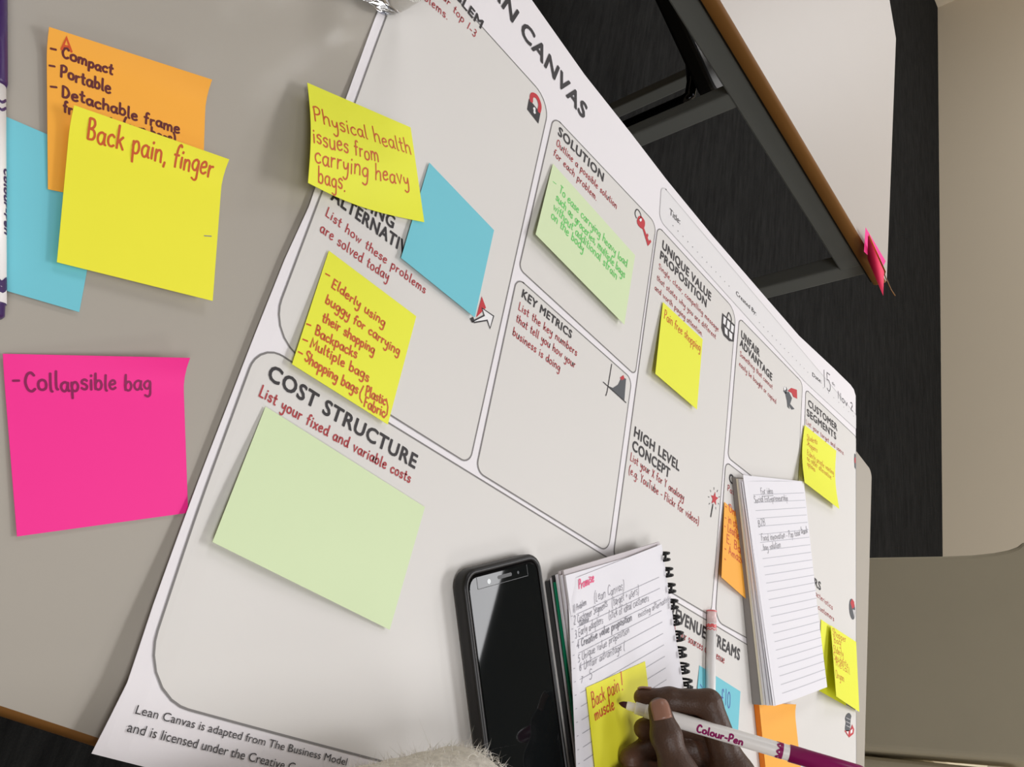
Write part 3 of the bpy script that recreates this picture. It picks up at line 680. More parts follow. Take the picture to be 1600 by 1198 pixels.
# loose notes on the bare table, left of the poster
b0 = un(122.7, 488, .001); bu = unit(un(135, 423, .001) - b0); bl_ = unit(un(10, 456, .001) - b0); bl_ = unit(bl_ - bu * np.dot(bl_, bu))
BW = [b0 + bl_ * .076 + bu * .078, b0 + bu * .078, b0, b0 + bl_ * .076]
note('blank blue sticky note half under the orange and yellow notes', None, None, 'blue', world=Patch([p + [0, 0, z] for p, z in zip(BW, (.0004, .0004, .0008, .0004))]))
note('orange sticky note listing Compact, Portable and Detachable frame', [(72.6, 46.3), (322, 131.5), (315, 344), (75, 295.5)], [.003, .010, .0022, .0022], 'orange',
     [('A', (95.5, 78), (113, 82), {'top': (98, 57), 'k': 'penorange', 'pen': .0011}), ('Compact', (96.4, 89.5), (176, 117), {'top': (99, 74)}), ('~', [(79, 76), (87.5, 77.8)], .0010, 'penmaroon'), ('Portable', (94, 119), (173, 146), {'top': (95, 100)}), ('~', [(77, 102.5), (85.5, 104)], .0010, 'penmaroon'),
      ('Detachable frame', (96.4, 150.5), (280.5, 209), {'top': (98, 133)}), ('~', [(79, 135.5), (88.5, 136.5)], .0010, 'penmaroon'), ('from main (own bags)', (99, 175.5), (274, 226))], curl_top(.006), pen='penmaroon')
note('yellow sticky note reading Back pain, finger, on top of the orange note', [(111.5, 168), (348.5, 255), (332.4, 470), (89, 409.5)], [.007, .011, .006, .005], 'yellow2',
     [('Back pain, finger', (135, 218), (331, 276.5), {'top': (136, 184)}), ('~', [(319, 368.3), (330, 369)], .0005, 'pencil')], curl_top(.006), pen='penred')
note('bright pink sticky note reading Collapsible bag', [(3.5, 553), (285.5, 563.5), (294, 801), (26.6, 838)], [.001, .004, .0012, .0016], 'pink',
     [('Collapsible bag', (39, 611), (236, 608), {'top': (42, 583), 'sl': .02}), ('~', [(20, 594.8), (30, 594.6)], .0010, 'penplum')], curl_top(.007, side=0.1), pen='penplum')
# notes stuck on the poster
NG[0] = 'sticky notes stuck on the poster'
PZ = 'poster'
def corner_curl(h): return lambda x, t: h * max(0, 1 - math.hypot(x / .5, (1 - t) / .45)) ** 1.3 if True else 0
note('yellow sticky note with a curled corner reading Physical health issues from carrying heavy bags', [(480.2, 129), (641.7, 199), (663, 347), (481.4, 285.5)], [.005, .002, .003, .016], 'yellow',
     [('Physical health', (491, 190), (643, 241), {'top': (493.6, 169)}), ('issues from', (489, 221.7), (592.5, 254.4)), ('carrying heavy', (491.5, 252.5), (639.5, 290)), ('bags.', (496.5, 284), (540, 298.5))],
     lambda x, t: -.0068 * math.sin(math.pi * x) * sm(.45, 1, t) + .003 * math.sin(math.pi * t) * (1 - x), dz=PZ, n=24)
note('blank blue sticky note tilted beside the Existing Alternatives heading', [(671, 254), (772, 359.5), (742, 495.7), (626.8, 402.7)], [.0006, .0008, .0022, .0022], 'blue', dz=PZ)
note('yellow sticky note on the poster listing Elderly using buggy, Backpacks, Multiple bags, Shopping bags', [(514, 391.5), (650.5, 494), (606, 663), (456.4, 568.8)], [.0004, .0006, .0022, .0035], 'yellow',
     [('Elderly using', (517.5, 447.5), (600, 511), {'top': (521, 434)}), ('buggy for carrying', (507.6, 472.5), (622.9, 555.4)), ('their shopping', (502.6, 501), (584, 553)), ('Backpacks', (491.4, 522.5), (556.5, 560.4)), ('Multiple bags', (483.8, 541.5), (575.3, 596)),
      ('Shopping bags', (475, 563), (557.7, 616)), ('Plastic', (570.3, 617), (601.6, 633), {'h': .0062}), ('Fabric', (567.8, 634.5), (600.3, 652), {'h': .0062}), ('~', [(508.5, 427.6), (515, 431)], .0010, 'penred'), ('~', [(479, 506), (485.5, 508.5)], .0010, 'penred'), ('~', [(473, 530), (480.5, 533)], .0010, 'penred'), ('~', [(466, 549.5), (472.5, 553)], .0010, 'penred'),
      ('~', [(568, 603), (562.5, 614), (562, 622), (565.5, 629)], .0010, 'penred'), ('~', [(603.5, 623), (606, 636), (604.5, 647), (599.5, 652.5)], .0010, 'penred')], dz=PZ)
note('large blank pale green sticky note under the Cost Structure heading', [(415, 635), (664, 792), (609, 983.6), (332, 846.5)], [.0005, .0005, .0016, .0042], 'green', dz=PZ)
note('pale green sticky note with green handwriting in the Solution box', [(864, 255.6), (992.4, 398.7), (975.5, 507), (837, 366)], [.0006, .0006, .004, .006], 'green',
     [('To ease carrying heavy load', (873.5, 300.5), (979, 418), {'top': (875, 288)}), ('such as groceries, multiple bags', (867.8, 312), (975.5, 435)), ('without additional strain', (864, 326.6), (963, 437)), ('on the body', (860.6, 340), (911, 394)), ('~', [(863.8, 283.5), (868.8, 287.5)], .0007, 'pengreen')], dz=PZ, pen='pengreen')
note('small yellow sticky note reading Pain free shopping', [(1036, 471.7), (1098, 530), (1089, 639.5), (1024, 583.6)], [.0006, .0006, .003, .006], 'yellow',
     [('Pain free shopping', (1037.3, 497), (1094, 550), {'top': (1037.8, 483), 'pen': .0009})], dz=PZ, pen='penorange')
note('yellow sticky note with brown handwriting under the Customer Segments heading', [(1257.5, 664), (1306.8, 704), (1311.5, 795), (1257.5, 753.6)], [.001, .001, .006, .011], 'yellow',
     [('Students', (1260.5, 686), (1277, 694.6), {'h': .0075, 'pen': .0006}), ('Shoppers', (1260.5, 695), (1277, 707.4), {'h': .0075, 'pen': .0006}), ('Elderly people wanting', (1261, 710), (1302.7, 742), {'h': .0075, 'pen': .0006}), ('no other alternative', (1261, 718.5), (1299, 749), {'h': .0075, 'pen': .0006}), ('options', (1261.3, 727), (1273.6, 737.4), {'h': .0075, 'pen': .0006})], lambda x, t: -.003 * math.sin(math.pi * t), dz=PZ, pen='penorange')
# square notes whose far corners are hidden: laid out from two seen corners
def square(pa, pb, za=.001, zb=.001, s=.076, flip=False):
    a, b = un(*pa, za), un(*pb, zb); d = unit((b - a) * [1, 1, 0]); nrm = np.array([d[1], -d[0], 0]); return a, a + d * s, a + d * s + nrm * s, a + nrm * s
A = un(1132, 784, .002); B = un(1127.4, 901.6, .007); dn = unit((B - A) * [1, 1, 0]); rt = np.array([-dn[1], dn[0], 0])
W12 = [A, A + rt * .076, A + rt * .076 + (B - A) * [1, 1, 0] + [0, 0, .001], B]
note('orange sticky note with orange red handwriting, half under the white lined pad', None, None, 'orange',
     [('- Online', (1133, 795), (1160, 813), {'h': .008, 'k': 'penorange', 'pen': .0012}), ('- in store', (1132.4, 812), (1160, 832)), ('- Leaflets', (1131.6, 826), (1160, 847)), ('E. Bay', (1135, 846), (1162, 868)), ('- Amazon', (1132, 861), (1166, 884)), ('-', (1131.5, 877), (1134, 879))], world=Patch(W12), pen='penorange')
a, b, c_, d_ = square((1283, 967.5), (1337, 1004), .0018, .0018)
d_ = un(1280, 1079, .003); c_ = d_ + (b - a); 
note('plain yellow sticky note half hidden behind the note with red handwriting, beside the lined pad', None, None, 'yellow', world=Patch([a, b, c_ + [0, 0, -.001], d_]))
note('yellow sticky note with red handwriting at the far right edge of the poster', [(1298, 976.7), (1337.8, 1002.6), (1342.8, 1112), (1306.7, 1087.7)], [.005, .004, .005, .018], 'yellow',
     [('Shopper', (1301, 991), (1322, 1004), {'h': .008, 'pen': .0007}), ('Bag', (1303, 1003), (1314, 1009), {'pen': .0007, 'h': .008}), ('Elderly', (1303, 1018), (1318, 1027), {'pen': .0007, 'h': .008}), ('Students', (1303, 1030), (1325, 1043), {'pen': .0007, 'h': .008}), ('Retail', (1306, 1040), (1328, 1054), {'pen': .0007, 'h': .008}), ('Organ', (1306, 1058), (1319, 1065), {'pen': .0007, 'h': .008})], pen='penorange')
a = un(1093, 1039.5, .0014); b = un(1157, 1080, .0014); d = unit(b - a); n_ = np.array([d[1], -d[0], 0]); wd = np.linalg.norm(b - a)
note('blue sticky note marked £10 beside the writing hand', None, None, 'blue', [('£10', (1126, 1099.5), (1141, 1106), {'h': .0135, 'pen': .0010}), ('~', [(1094, 1069), (1097, 1074)], .0009, 'penblue')], world=Patch([a, b, b + n_ * .074 + [0, 0, .002], a + n_ * .074 + [0, 0, .002]]), pen='penblue')

# ================================================================ ring notebook with the note being written
NO = un(848, 908); nl = unit(un(887, 1190) - NO); nw = np.array([-nl[1], nl[0], 0]); WN, LN = 0.134, 0.212
def nb(a, b, z): return NO + nw * a + nl * b + np.array([0, 0, z])
def nslab(a0, a1, b0, b1, z0, z1, rot=0.0):
    f = lambda a, b, z: nb(a + rot * b, b - rot * a, z)
    return [f(a0, b1, z0), f(a1, b1, z0), f(a1, b0, z0), f(a0, b0, z0)], [f(a0, b1, z1), f(a1, b1, z1), f(a1, b0, z1), f(a0, b0, z1)]
book = thing('notebook', 'thick wire-bound lined notebook with handwritten list, beside the black phone', 'notebook', nb(WN / 2, LN / 2, 0.0016))
mb = MB(); mb.hexa(*nslab(0, WN + .002, 0, LN, .0016, .0048), 'cover'); mb.build('back_cover', book, bevel=.0006)
mb = MB()
for i, (da, db, r) in enumerate([(0.0015, -0.001, .004), (0.0005, -0.002, -.006), (.001, -.0035, .003)]):
    mb.hexa(*nslab(da, WN, db, LN - .001, .0049 + i * .0014, .0061 + i * .0014, r), 'cover' if i != 1 else 'pageedge')
mb.build('lower_pages', book)
mb = MB(); mb.hexa(*nslab(-.0002, WN, .001, LN, .0092, .0103), 'divgreen'); mb.build('green_divider', book)
mb = MB(); mb.hexa(*nslab(-.0040, .010, .1625, .186, .0104, .0110), 'tabpink'); tb = mb.build('divider_tab', book, bevel=.0004); tb['label'] = 'bright pink divider tab'
mb = MB()
for i, (da, db, r) in enumerate([(.0008, -.004, .010), (.0022, -.006, .002), (.0012, -.0035, -.008), (.0028, -.0065, .012), (.0020, -.003, .000)]):
    mb.hexa(*nslab(da, WN - .001, db, LN - .001, .0111 + i * .00165, .0111 + i * .00165 + .00145, r * .6), 'pageedge' if i % 2 else 'page')
mb.build('page_block', book)
TLp, TRp = un(889, 907, .0198), un(1034, 850, .0202); dl = unit((un(903, 1198, .0198) - TLp) * [1, 1, 0])
PG = Patch([TLp, TRp, TRp + dl * LN, TLp + dl * LN], lambda x, t: -.0014 * max(0, 1 - x / .05) ** 2 - .004 * max(0, 1 - math.hypot(x / .09, t / .07)) ** 1.5)
mb = MB(); sheet(mb, PG, 'page', 44)
i1, i2 = PG.inv(894.5, 962), PG.inv(1037.4, 898); i3 = PG.inv(892, 983.2)
stp = np.linalg.norm(i3 - i1)
for k in range(26):
    b1, b2 = i1[1] - stp * 0.985 * k, i2[1] - stp * 0.985 * k
    if b1 < .004: break
    ribbon(mb, PG, [(.0015 + (PG.w - .0095) * q / 16, b1 + (b2 - b1) * q / 16) for q in range(17)], .00042, 'rule', .00025)
hw = lambda tx, a, b, h=.0050, k='pencil', pen=.0004: write(mb, PG, tx, a, b, k, None, h * .86, pen, .9, .0003, .14)
hw('Promise', (904, 920), (928, 908.5), .0075, 'pinkpen', .0009)
hw('1) Problem', (895.5, 956), (916, 944)); hw('(Lean Canvas)', (928, 940), (975, 921), .0075)
hw('2 Customer Segments', (896.5, 977), (949, 947.8), .0066); hw('Customer', (905, 978), (920, 970), .004); hw('(target + users)', (955.7, 947.5), (998, 928.5), .0075)
hw('3 Early adopters', (898.5, 997), (942, 972.5), .0064); hw('(stick of ideal customers', (951, 967.5), (1013.5, 938), .0068)
hw('4 Creative value proposition', (901.5, 1013), (987, 968.8), .0062, pen=.0007); hw('existing alternatives', (997, 965), (1048, 938.5), .0056)
hw('5 Unique value proposition', (903, 1034), (983, 988.5), .006); hw('6 Unfair advantage (', (905, 1049), (976, 1013), .0064); hw('7', (907.5, 1067), (910, 1066), .005); hw('S', (920.5, 1061), (925, 1058), .008)
mb.build('top_page', book, smooth=True)
ringpx = [(1040, 870), (1045, 894), (1049, 919), (1053, 944), (1057, 969), (1061.5, 994), (1066, 1019), (1070.5, 1045), (1075.5, 1070)]
ru = [PG.inv(*p) for p in ringpx]; rb0, rbs = ru[0][1], (ru[0][1] - ru[-1][1]) / 8
rd = unit((TRp - TLp) * [1, 1, 0]); ring_me = None
for k in range(17):
    bb = rb0 - rbs * k
    if bb < .004: break
    aa = ru[k][0] if k < len(ru) else ru[-1][0] + (ru[-1][0] - ru[0][0]) / 8 * (k - 8)
    ctr = PG.S(aa, bb); ctr[2] = .0112
    mb = MB()
    for s in (-.0025, .0025):
        mb.tube([ctr + dl * s + rd * (.0052 * math.cos(t) + .0012) + np.array([0, 0, .0115 * math.sin(t)]) for t in np.linspace(0, 2 * math.pi, 17)], .00105, 'wire', 6, False)
    top = np.array([0, 0, .0112]); mb.tube([ctr + top + rd * -.0036 - dl * .0021, ctr + top + rd * -.0042, ctr + top + rd * -.0036 + dl * .0021], .0012, 'wire', 6)
    mb.build('wire_ring', book, smooth=True)
tn = [un(916, 1074, .0206), un(1008, 1033, .0206)]; d = unit((tn[1] - tn[0]) * [1, 1, 0]); dn_ = unit((un(928, 1198, .0206) - tn[0]) * [1, 1, 0]); L_ = np.linalg.norm(tn[1] - tn[0])
note('yellow sticky note on the open notebook being written on with Back pain! muscle', None, None, 'yellow2',
     [('Back pain', (925.5, 1105), (968, 1078), {'top': (924, 1081), 'sl': .1, 'pen': .0009, 'k': 'penorange'}), ('!', (970, 1078.5), (976, 1076), {'h': .013, 'k': 'penorange'}), ('muscle', (930, 1125.5), (960, 1106), {'h': .008, 'k': 'penorange'})],
     world=Patch([tn[0], tn[1], tn[1] + dn_ * L_ * 1.0 + [0, 0, .0012], tn[0] + dn_ * L_ * 1.0 + [0, 0, .0012]]))

# ================================================================ white lined pad
PA, PB = un(1143.5, 745, .0016), un(1176, 1100, .0016)
tT, tR, bR, bL = un(1162, 752, .0125), un(1253, 752, .0105), un(1292.5, 1073, .014), un(1212, 1103, .0215)
lo = [PB, bR * [1, 1, 0] + [0, 0, .0016], tR * [1, 1, 0] + [0, 0, .0016], PA]
hi = [bL - [0, 0, .0006], bR - [0, 0, .0006], tR - [0, 0, .0006], tT - [0, 0, .0006]]
lerp = lambda f: [a * (1 - f) + b * f for a, b in zip(lo, hi)]
pad = thing('notepad', 'white lined writing pad with pencil notes lying on the far part of the poster', 'notepad', (PA + bR) / 2 * [1, 1, 0] + [0, 0, .0016])
mb = MB(); mb.hexa(lo, lerp(.38), 'padcover'); o = mb.build('cardboard_back', pad)
def ins_(f, d):                             # a leaf layer, pulled in a little from the pad's left side
    L4 = lerp(f); return [L4[0] + (L4[1] - L4[0]) * d, L4[1], L4[2], L4[3] + (L4[2] - L4[3]) * d]
mb = MB()
for f0, f1, d, kk in [(.385, .40, .03, 'pageedge'), (.40, .455, -.004, 'cream'), (.46, .56, .012, 'page'), (.565, .60, .035, 'pageedge'), (.605, .72, .004, 'page'), (.725, .76, .04, 'pageedge'), (.765, .84, .01, 'page'), (.845, .90, .05, 'pageedge'), (.905, .97, .02, 'page')]:
    mb.hexa(ins_(f0, d), ins_(f1, d), kk)
mb.build('page_block', pad)
bk = [un(1161, 742, .0116), un(1256, 752, .0098), un(1290, 1068, .013), un(1208, 1098, .019)]
mb = MB(); sheet(mb, Patch(bk), 'page', 8); mb.build('loose_page', pad, smooth=True)
PD = Patch([tT, tR, bR, bL], lambda x, t: -.0022 * max(0, 1 - x / .16) ** 2 + .0009 * math.sin(math.pi * x))
mb = MB(); sheet(mb, PD, 'page', 20)
l0, r0_, l1, r1_ = PD.inv(1177, 773), PD.inv(1256, 769.8), PD.inv(1222, 1083), PD.inv(1290.5, 1058)
for k in range(25):
    f = k / 24; a, b = l0 + (l1 - l0) * f, r0_ + (r1_ - r0_) * f
    ribbon(mb, PD, [tuple(a + (b - a) * q / 16) for q in range(17)], .0006, 'padrule', .0002)
hw2 = lambda tx, a, b, h=.0065, pen=.0007: write(mb, PD, tx, a, b, 'pencil2', None, h, pen, .9, .00018, .1)
hw2('For idea', (1189, 772.5), (1207.6, 771)); pxline(mb, PD, [(1190, 775.5), (1208, 774)], .0006, 'pencil2', .00018)
hw2('Social Entrepreneurship', (1178.5, 785.5), (1231, 781.5)); hw2('B2B', (1185, 823), (1196, 821.5)); hw2('Food innovation - Pop food', (1190, 845.5), (1250, 836.5)); hw2('bank', (1252, 834), (1262, 832.5), pen=.0011); hw2('bag solution', (1193, 860), (1220, 855.5))
mb.build('top_page', pad, smooth=True)

# ================================================================ block of orange notes in front of the pad
q0, q1 = un(1186, 1098, .0068), un(1240.6, 1100, .0068); qd = unit((un(1196, 1198, .0068) - q0) * [1, 1, 0]); qs = np.linalg.norm(q1 - q0)
tl4 = [q0 + qd * .076, q1 + qd * .076, q1, q0]; bt4 = [p * [1, 1, 0] + [0, 0, .0016] for p in tl4]
op = thing('sticky_note_pad', 'thick block of orange sticky notes at the lower end of the white lined pad', 'sticky note', (q0 + q1) / 2 * [1, 1, 0] + qd * .038 + [0, 0, .0012])
mb = MB(); mb.hexa(bt4, [p - [0, 0, .0004] for p in tl4], 'orangeedge'); mb.build('note_block', op)
mb = MB(); sheet(mb, Patch([q0, q1, q1 + qd * .076, q0 + qd * .076], lambda x, t: .0022 * max(0, 1 - t / .18) ** 2 * x), 'orange', 12); mb.build('top_note', op, smooth=True)

# ================================================================ phone
H0 = un(699, 893); hl = unit(un(731, 1172) - un(697, 902)); hwv = np.array([-hl[1], hl[0], 0]); PWd, PLn, PTh = 0.0775, 0.156, 0.0112
def php(a, b, z): return H0 + hwv * a + hl * b + np.array([0, 0, z + .0016])
phone = thing('phone', 'black smartphone in a black case lying face up on the poster', 'phone', php(PWd / 2, PLn / 2, 0))
def rrect(a0, a1, b0, b1, r, n=6): return rounded([(a0, b0), (a0, b1), (a1, b1), (a1, b0)], [r] * 4, n)
def loft(loops, k, mb, cap0=True, cap1=True):
    n = len(loops[0]); vs = [p for L in loops for p in L]; f = [(i * n + j, (i + 1) * n + j, (i + 1) * n + (j + 1) % n, i * n + (j + 1) % n) for i in range(len(loops) - 1) for j in range(n)]
    f = [tuple(reversed(x)) for x in f]
    if cap0: f.append(tuple(range(n)) )
    if cap1: f.append(tuple((len(loops) - 1) * n + j for j in range(n - 1, -1, -1)))
    mb.add(vs, [tuple(reversed(x)) for x in f], k)
mb = MB(); LP = []
for dz, ins in [(0, .0026), (.0010, .0009), (.003, 0), (.0085, 0), (.0102, .0006), (.0112, .0018), (.0112, .0034), (.0104, .0040), (.0098, .0042)]:
    LP.append([php(a, b, dz) for a, b in rrect(ins, PWd - ins, ins, PLn - ins, .0115 - ins * .8)])
loft(LP, 'case', mb); mb.build('phone_case', phone, smooth=True)
sa0, sa1, sb0, sb1 = .0052, PWd - .0052, .0058, PLn - .0058
mb = MB(); loft([[php(a, b, z) for a, b in rrect(sa0 + i, sa1 - i, sb0 + i, sb1 - i, .0068)] for z, i in ((.0096, 0), (.0103, 0), (.0105, .0003))], 'glass', mb); scr = mb.build('screen', phone)
def disc(mb, c, ax, ay, ra, rb, k, n=16): mb.add([c + ax * ra * math.cos(t) + ay * rb * math.sin(t) for t in np.linspace(0, 2 * math.pi, n, False)], [tuple(range(n - 1, -1, -1))] if np.cross(ax, ay)[2] < 0 else [tuple(range(n))], k)
mb = MB(); disc(mb, php(.0235, .0105, .01056), hwv, -hl, .0016, .0016, 'silver'); mb.build('front_camera', scr)
mb = MB(); lp = rrect(.032, .046, .0085, .0108, .0011, 4); mb.add([php(a, b, .01056) for a, b in lp], [tuple(range(len(lp)))], 'black'); mb.build('earpiece', scr)
mb = MB(); disc(mb, php(.0525, .0098, .01056), hwv, -hl, .001, .001, 'slate'); mb.build('sensor', scr)
mb = MB()
for a0, b0_, a1, b1_ in [(.0125, .0062, .0125, .0135), (.0125, .0135, .062, .0135), (.062, .0135, .062, .0062)]:
    mb.box((php(a0, b0_, .01057) + php(a1, b1_, .01057)) / 2, (max(abs(a1 - a0) / 2, .00018), max(abs(b1_ - b0_) / 2, .00018), .00003), 'black', [hwv, hl, [0, 0, 1]])
mb.build('screen_protector_notch', scr)

# ================================================================ felt pens
class Cyl:
    def __init__(s, o, ax, r, face, u0=0.05): s.o, s.ax, s.r, s.u0 = o, ax, r, u0; s.e1 = unit(face - ax * np.dot(face, ax)); s.e2 = unit(np.cross(s.e1, ax)) * 1.0
    def S(s, u, v): t = v / s.r; return s.o + s.ax * u + s.r * (math.cos(t) * s.e1 + math.sin(t) * s.e2)
    def N(s, u, v): t = v / s.r; return math.cos(t) * s.e1 + math.sin(t) * s.e2
    def inv(s, px, py): return solve2(s.S, (px, py), (s.u0, 0.0))
def lathe(mb, o, ax, prof, k, seg=24):
    mb.tube([o + ax * u for u, r in prof], [r for u, r in prof], k, seg)
def lines_len(o, ax, px):                    # how far along the axis the given picture column lies
    lo_, hi_ = 0.0, 0.3
    for _ in range(50):
        m = (lo_ + hi_) / 2; lo_, hi_ = (m, hi_) if pr(o + ax * m)[0] < px else (lo_, m)
    return lo_
# the pen in the hand
T = un(967, 1098, .0242); PE = CAM + ray(1232, 1176) * .575; pax = unit(PE - T); PR = .0051
pen = thing('felt_pen', 'white felt pen with maroon nib and magenta cap held by the writing hand', 'pen', T, 'felt pens')
mb = MB(); lathe(mb, T, pax, [(0, .0003), (.0012, .0012), (.003, .0020), (.006, .0024)], 'nib'); mb.build('nib', pen, smooth=True)
s_cap = lines_len(T, pax, 1233); s_sq = lines_len(T, pax, 1215)
mb = MB(); lathe(mb, T, pax, [(.0055, .0027), (.006, .0029), (.0112, .0031), (.0113, .0033), (.0116, .0040), (.0118, .0041), (.0185, .0043), (.0187, .0043), (.0189, .0046), (.0191, .0047), (.0245, .0048), (.0247, .0048), (.0249, PR), (.0252, PR), (s_cap + .05, PR), (s_cap + .052, PR * .9)], 'barrel')
CY = Cyl(T, pax, PR, CAM - (T + pax * .09), .1)
mb2 = mb
write(mb2, CY, 'Colour-Pen', (1088, 1142.5), (1160, 1164), 'magenta', None, .0050, .00125, .1, .00012, 0, 1.1)
ribbon(mb2, CY, [(s_sq + .0020, v) for v in np.linspace(-.0105, .0105, 26)], .0022, 'magenta', .0001)
ribbon(mb2, CY, [(s_sq + .0002 + .0011 * math.sin(v * 1500), v) for v in np.linspace(-.0105, .0105, 60)], .0014, 'magenta', .00014)
mb.build('barrel', pen, smooth=True)
mb = MB(); lathe(mb, T, pax, [(s_cap - .0003, PR * .98), (s_cap, PR + .0006), (s_cap + .045, PR + .0004), (s_cap + .050, PR * .9), (s_cap + .052, PR * .5)], 'magenta'); mb.build('cap', pen, smooth=True)
# the red pen lying on the poster
r0p, r1p = un(1112, 953, .0052), un(1110, 1085, .0052); rax = unit(r1p - r0p); rr_ = .0043
pen2 = thing('felt_pen', 'white felt pen with pale red end plug lying on the poster between notebook and pad', 'pen', r0p, 'felt pens')
mb = MB(); lathe(mb, r0p, rax, [(.011, rr_), (.10, rr_), (.104, rr_ * .9)], 'barrel'); mb.build('barrel', pen2, smooth=True)
CY2 = Cyl(r0p, rax, rr_, np.array([-.4, -.35, .8]), .02)
mb = MB(); lathe(mb, r0p, rax, [(0, rr_ * .86), (.0004, rr_ * .97), (.011, rr_ * .99)], 'pinkplug')
ribbon(mb, CY2, [(.0009, v) for v in np.linspace(-.011, .011, 16)], .001, 'redcap', .00015); mb.build('end_plug', pen2, smooth=True)
mb = MB()
ribbon(mb, CY2, [(.0138 + .0007 * math.sin(i * 1.5), v) for i, v in enumerate(np.linspace(-.0115, .0115, 28))], .0024, 'redcap', .0001); mb.build('wavy_band', pen2); mb = MB()
ribbon(mb, CY2, [(.0168 + .0007 * math.sin(i * 1.5), v) for i, v in enumerate(np.linspace(-.0115, .0115, 28))], .0007, 'redcap', .0001); mb.build('wavy_band', pen2)
# the purple pen at the left edge
v0, v1 = un(-12, -60, .0068), un(-12, 497, .0068); vax = unit(v1 - v0); vl = np.linalg.norm(v1 - v0); vr = .0052
pen3 = thing('felt_pen', 'white felt pen with dark purple cap on the table beside the blue note', 'pen', v1, 'felt pens')
s_c = np.linalg.norm(un(-12, 135, .0068) - v0)
mb = MB(); lathe(mb, v0, vax, [(s_c - .004, vr), (vl - .006, vr)], 'barrel')
CY3 = Cyl(v0, vax, vr, np.array([.75, .2, .6]), .1)
write(mb, CY3, 'Colour-Pen', (6.5, 262), (7, 365), 'purplecap', None, .004, .001, .1, .00012, 0, 1.1)
mb.build('barrel', pen3, smooth=True)
mb = MB(); lathe(mb, v0, vax, [(-.02, vr * .8), (-.018, vr + .0006), (s_c - .002, vr + .0007), (s_c, vr + .0001)], 'purplecap'); mb.build('cap', pen3, smooth=True)
mb = MB(); lathe(mb, v0, vax, [(vl - .006, vr * 1.0), (vl - .0055, vr * .9), (vl - .0008, vr * .86), (vl, vr * .7)], 'purplecap'); mb.build('end_plug', pen3, smooth=True)
mb = MB()
for py in (160, 172, 442, 452):
    s0 = np.linalg.norm(un(-12, py, .0068) - v0)
    mb = MB(); ribbon(mb, CY3, [(s0 + .0012 * math.sin(i * .9), v) for i, v in enumerate(np.linspace(-.012, .012, 24))], .0012 if py in (160, 172) else .0024, 'purplecap', .0001); mb.build('wavy_band', pen3)

# ================================================================ clear bottle at the top edge
bc = np.array([-.0285, -.0525, .0022]); BR = .034
bot = thing('water_bottle', 'clear plastic water bottle standing on the left edge of the poster', 'bottle', bc)
prof = [(.0, .006, 0), (.008, .003, .3), (.017, .0, 1.4), (.0255, .0005, 1.6), (.0305, .004, 1.2), (.0332, .011, .6), (BR, .02, 0), (BR, .04, 0), (BR - .002, .045, 0), (BR, .05, 0), (BR, .07, 0), (BR - .002, .075, 0), (BR, .08, 0), (BR, .13, 0), (.031, .155, 0), (.022, .175, 0), (.014, .188, 0), (.0135, .205, 0)]
def revolve(mb, c, pf, k, seg=60, shrink=0.0):
    vs = []; n = len(pf)
    for r, z, lob in pf:
        for j in range(seg):
            t = 2 * math.pi * j / seg; zz = z + lob * .0045 * (0.5 + 0.5 * math.cos(5 * t)); r2 = max(0.0006, r - shrink - lob * .0012 * (0.5 + .5 * math.cos(5 * t)))
            vs.append(c + np.array([r2 * math.cos(t), r2 * math.sin(t), zz]))
    f = [(i * seg + j, i * seg + (j + 1) % seg, (i + 1) * seg + (j + 1) % seg, (i + 1) * seg + j) for i in range(n - 1) for j in range(seg)]
    return vs, f
mb = MB(); vs, f = revolve(mb, bc, prof, 'bottle'); mb.add(vs, f + [tuple(range(59, -1, -1)), tuple(range((len(prof) - 1) * 60, len(prof) * 60))], 'bottle')
mb.build('bottle_body', bot, smooth=True)
mb = MB(); mb.tube([bc + [0, 0, .196], bc + [0, 0, .197], bc + [0, 0, .213], bc + [0, 0, .2145]], [.0145, .0155, .0155, .0145], 'capblue', 32); mb.build('bottle_cap', bot, smooth=True)

# ================================================================ coloured tabs on the corner of the far table
def quad(label, pts, k, cat='sticky note', grp=None):
    return note(label, None, None, k, world=Patch([un(a, b, z) for a, b, z in pts]), n=8)[0]
quad('pink sticky note lying flattest at the corner of the far table', [(1352.5, 355, .012), (1384, 408, .010), (1378, 420, .003), (1350, 393, .0008)], 'pink')
quad('thin orange sticky note squeezed between two pink ones at the far table corner', [(1357.5, 365, .017), (1384, 424, .014), (1382.5, 432, .006), (1357, 392, .003)], 'orange')
quad('coral pink sticky note leaning outward over the corner of the far table', [(1356, 367, .022), (1381.5, 424, .017), (1380, 462, .008), (1355.5, 405, .002)], 'pinkred')
mb = MB(); mb.tube([un(1380, 424, .013), un(1385, 436, .012), un(1392, 452, .012), un(1398.5, 462, .014)], .0009, 'edge', 6); tag(mb.build('straw_strand', smooth=True), 'thin tan strand sticking out beside the coral note at the far table corner', 'strand')

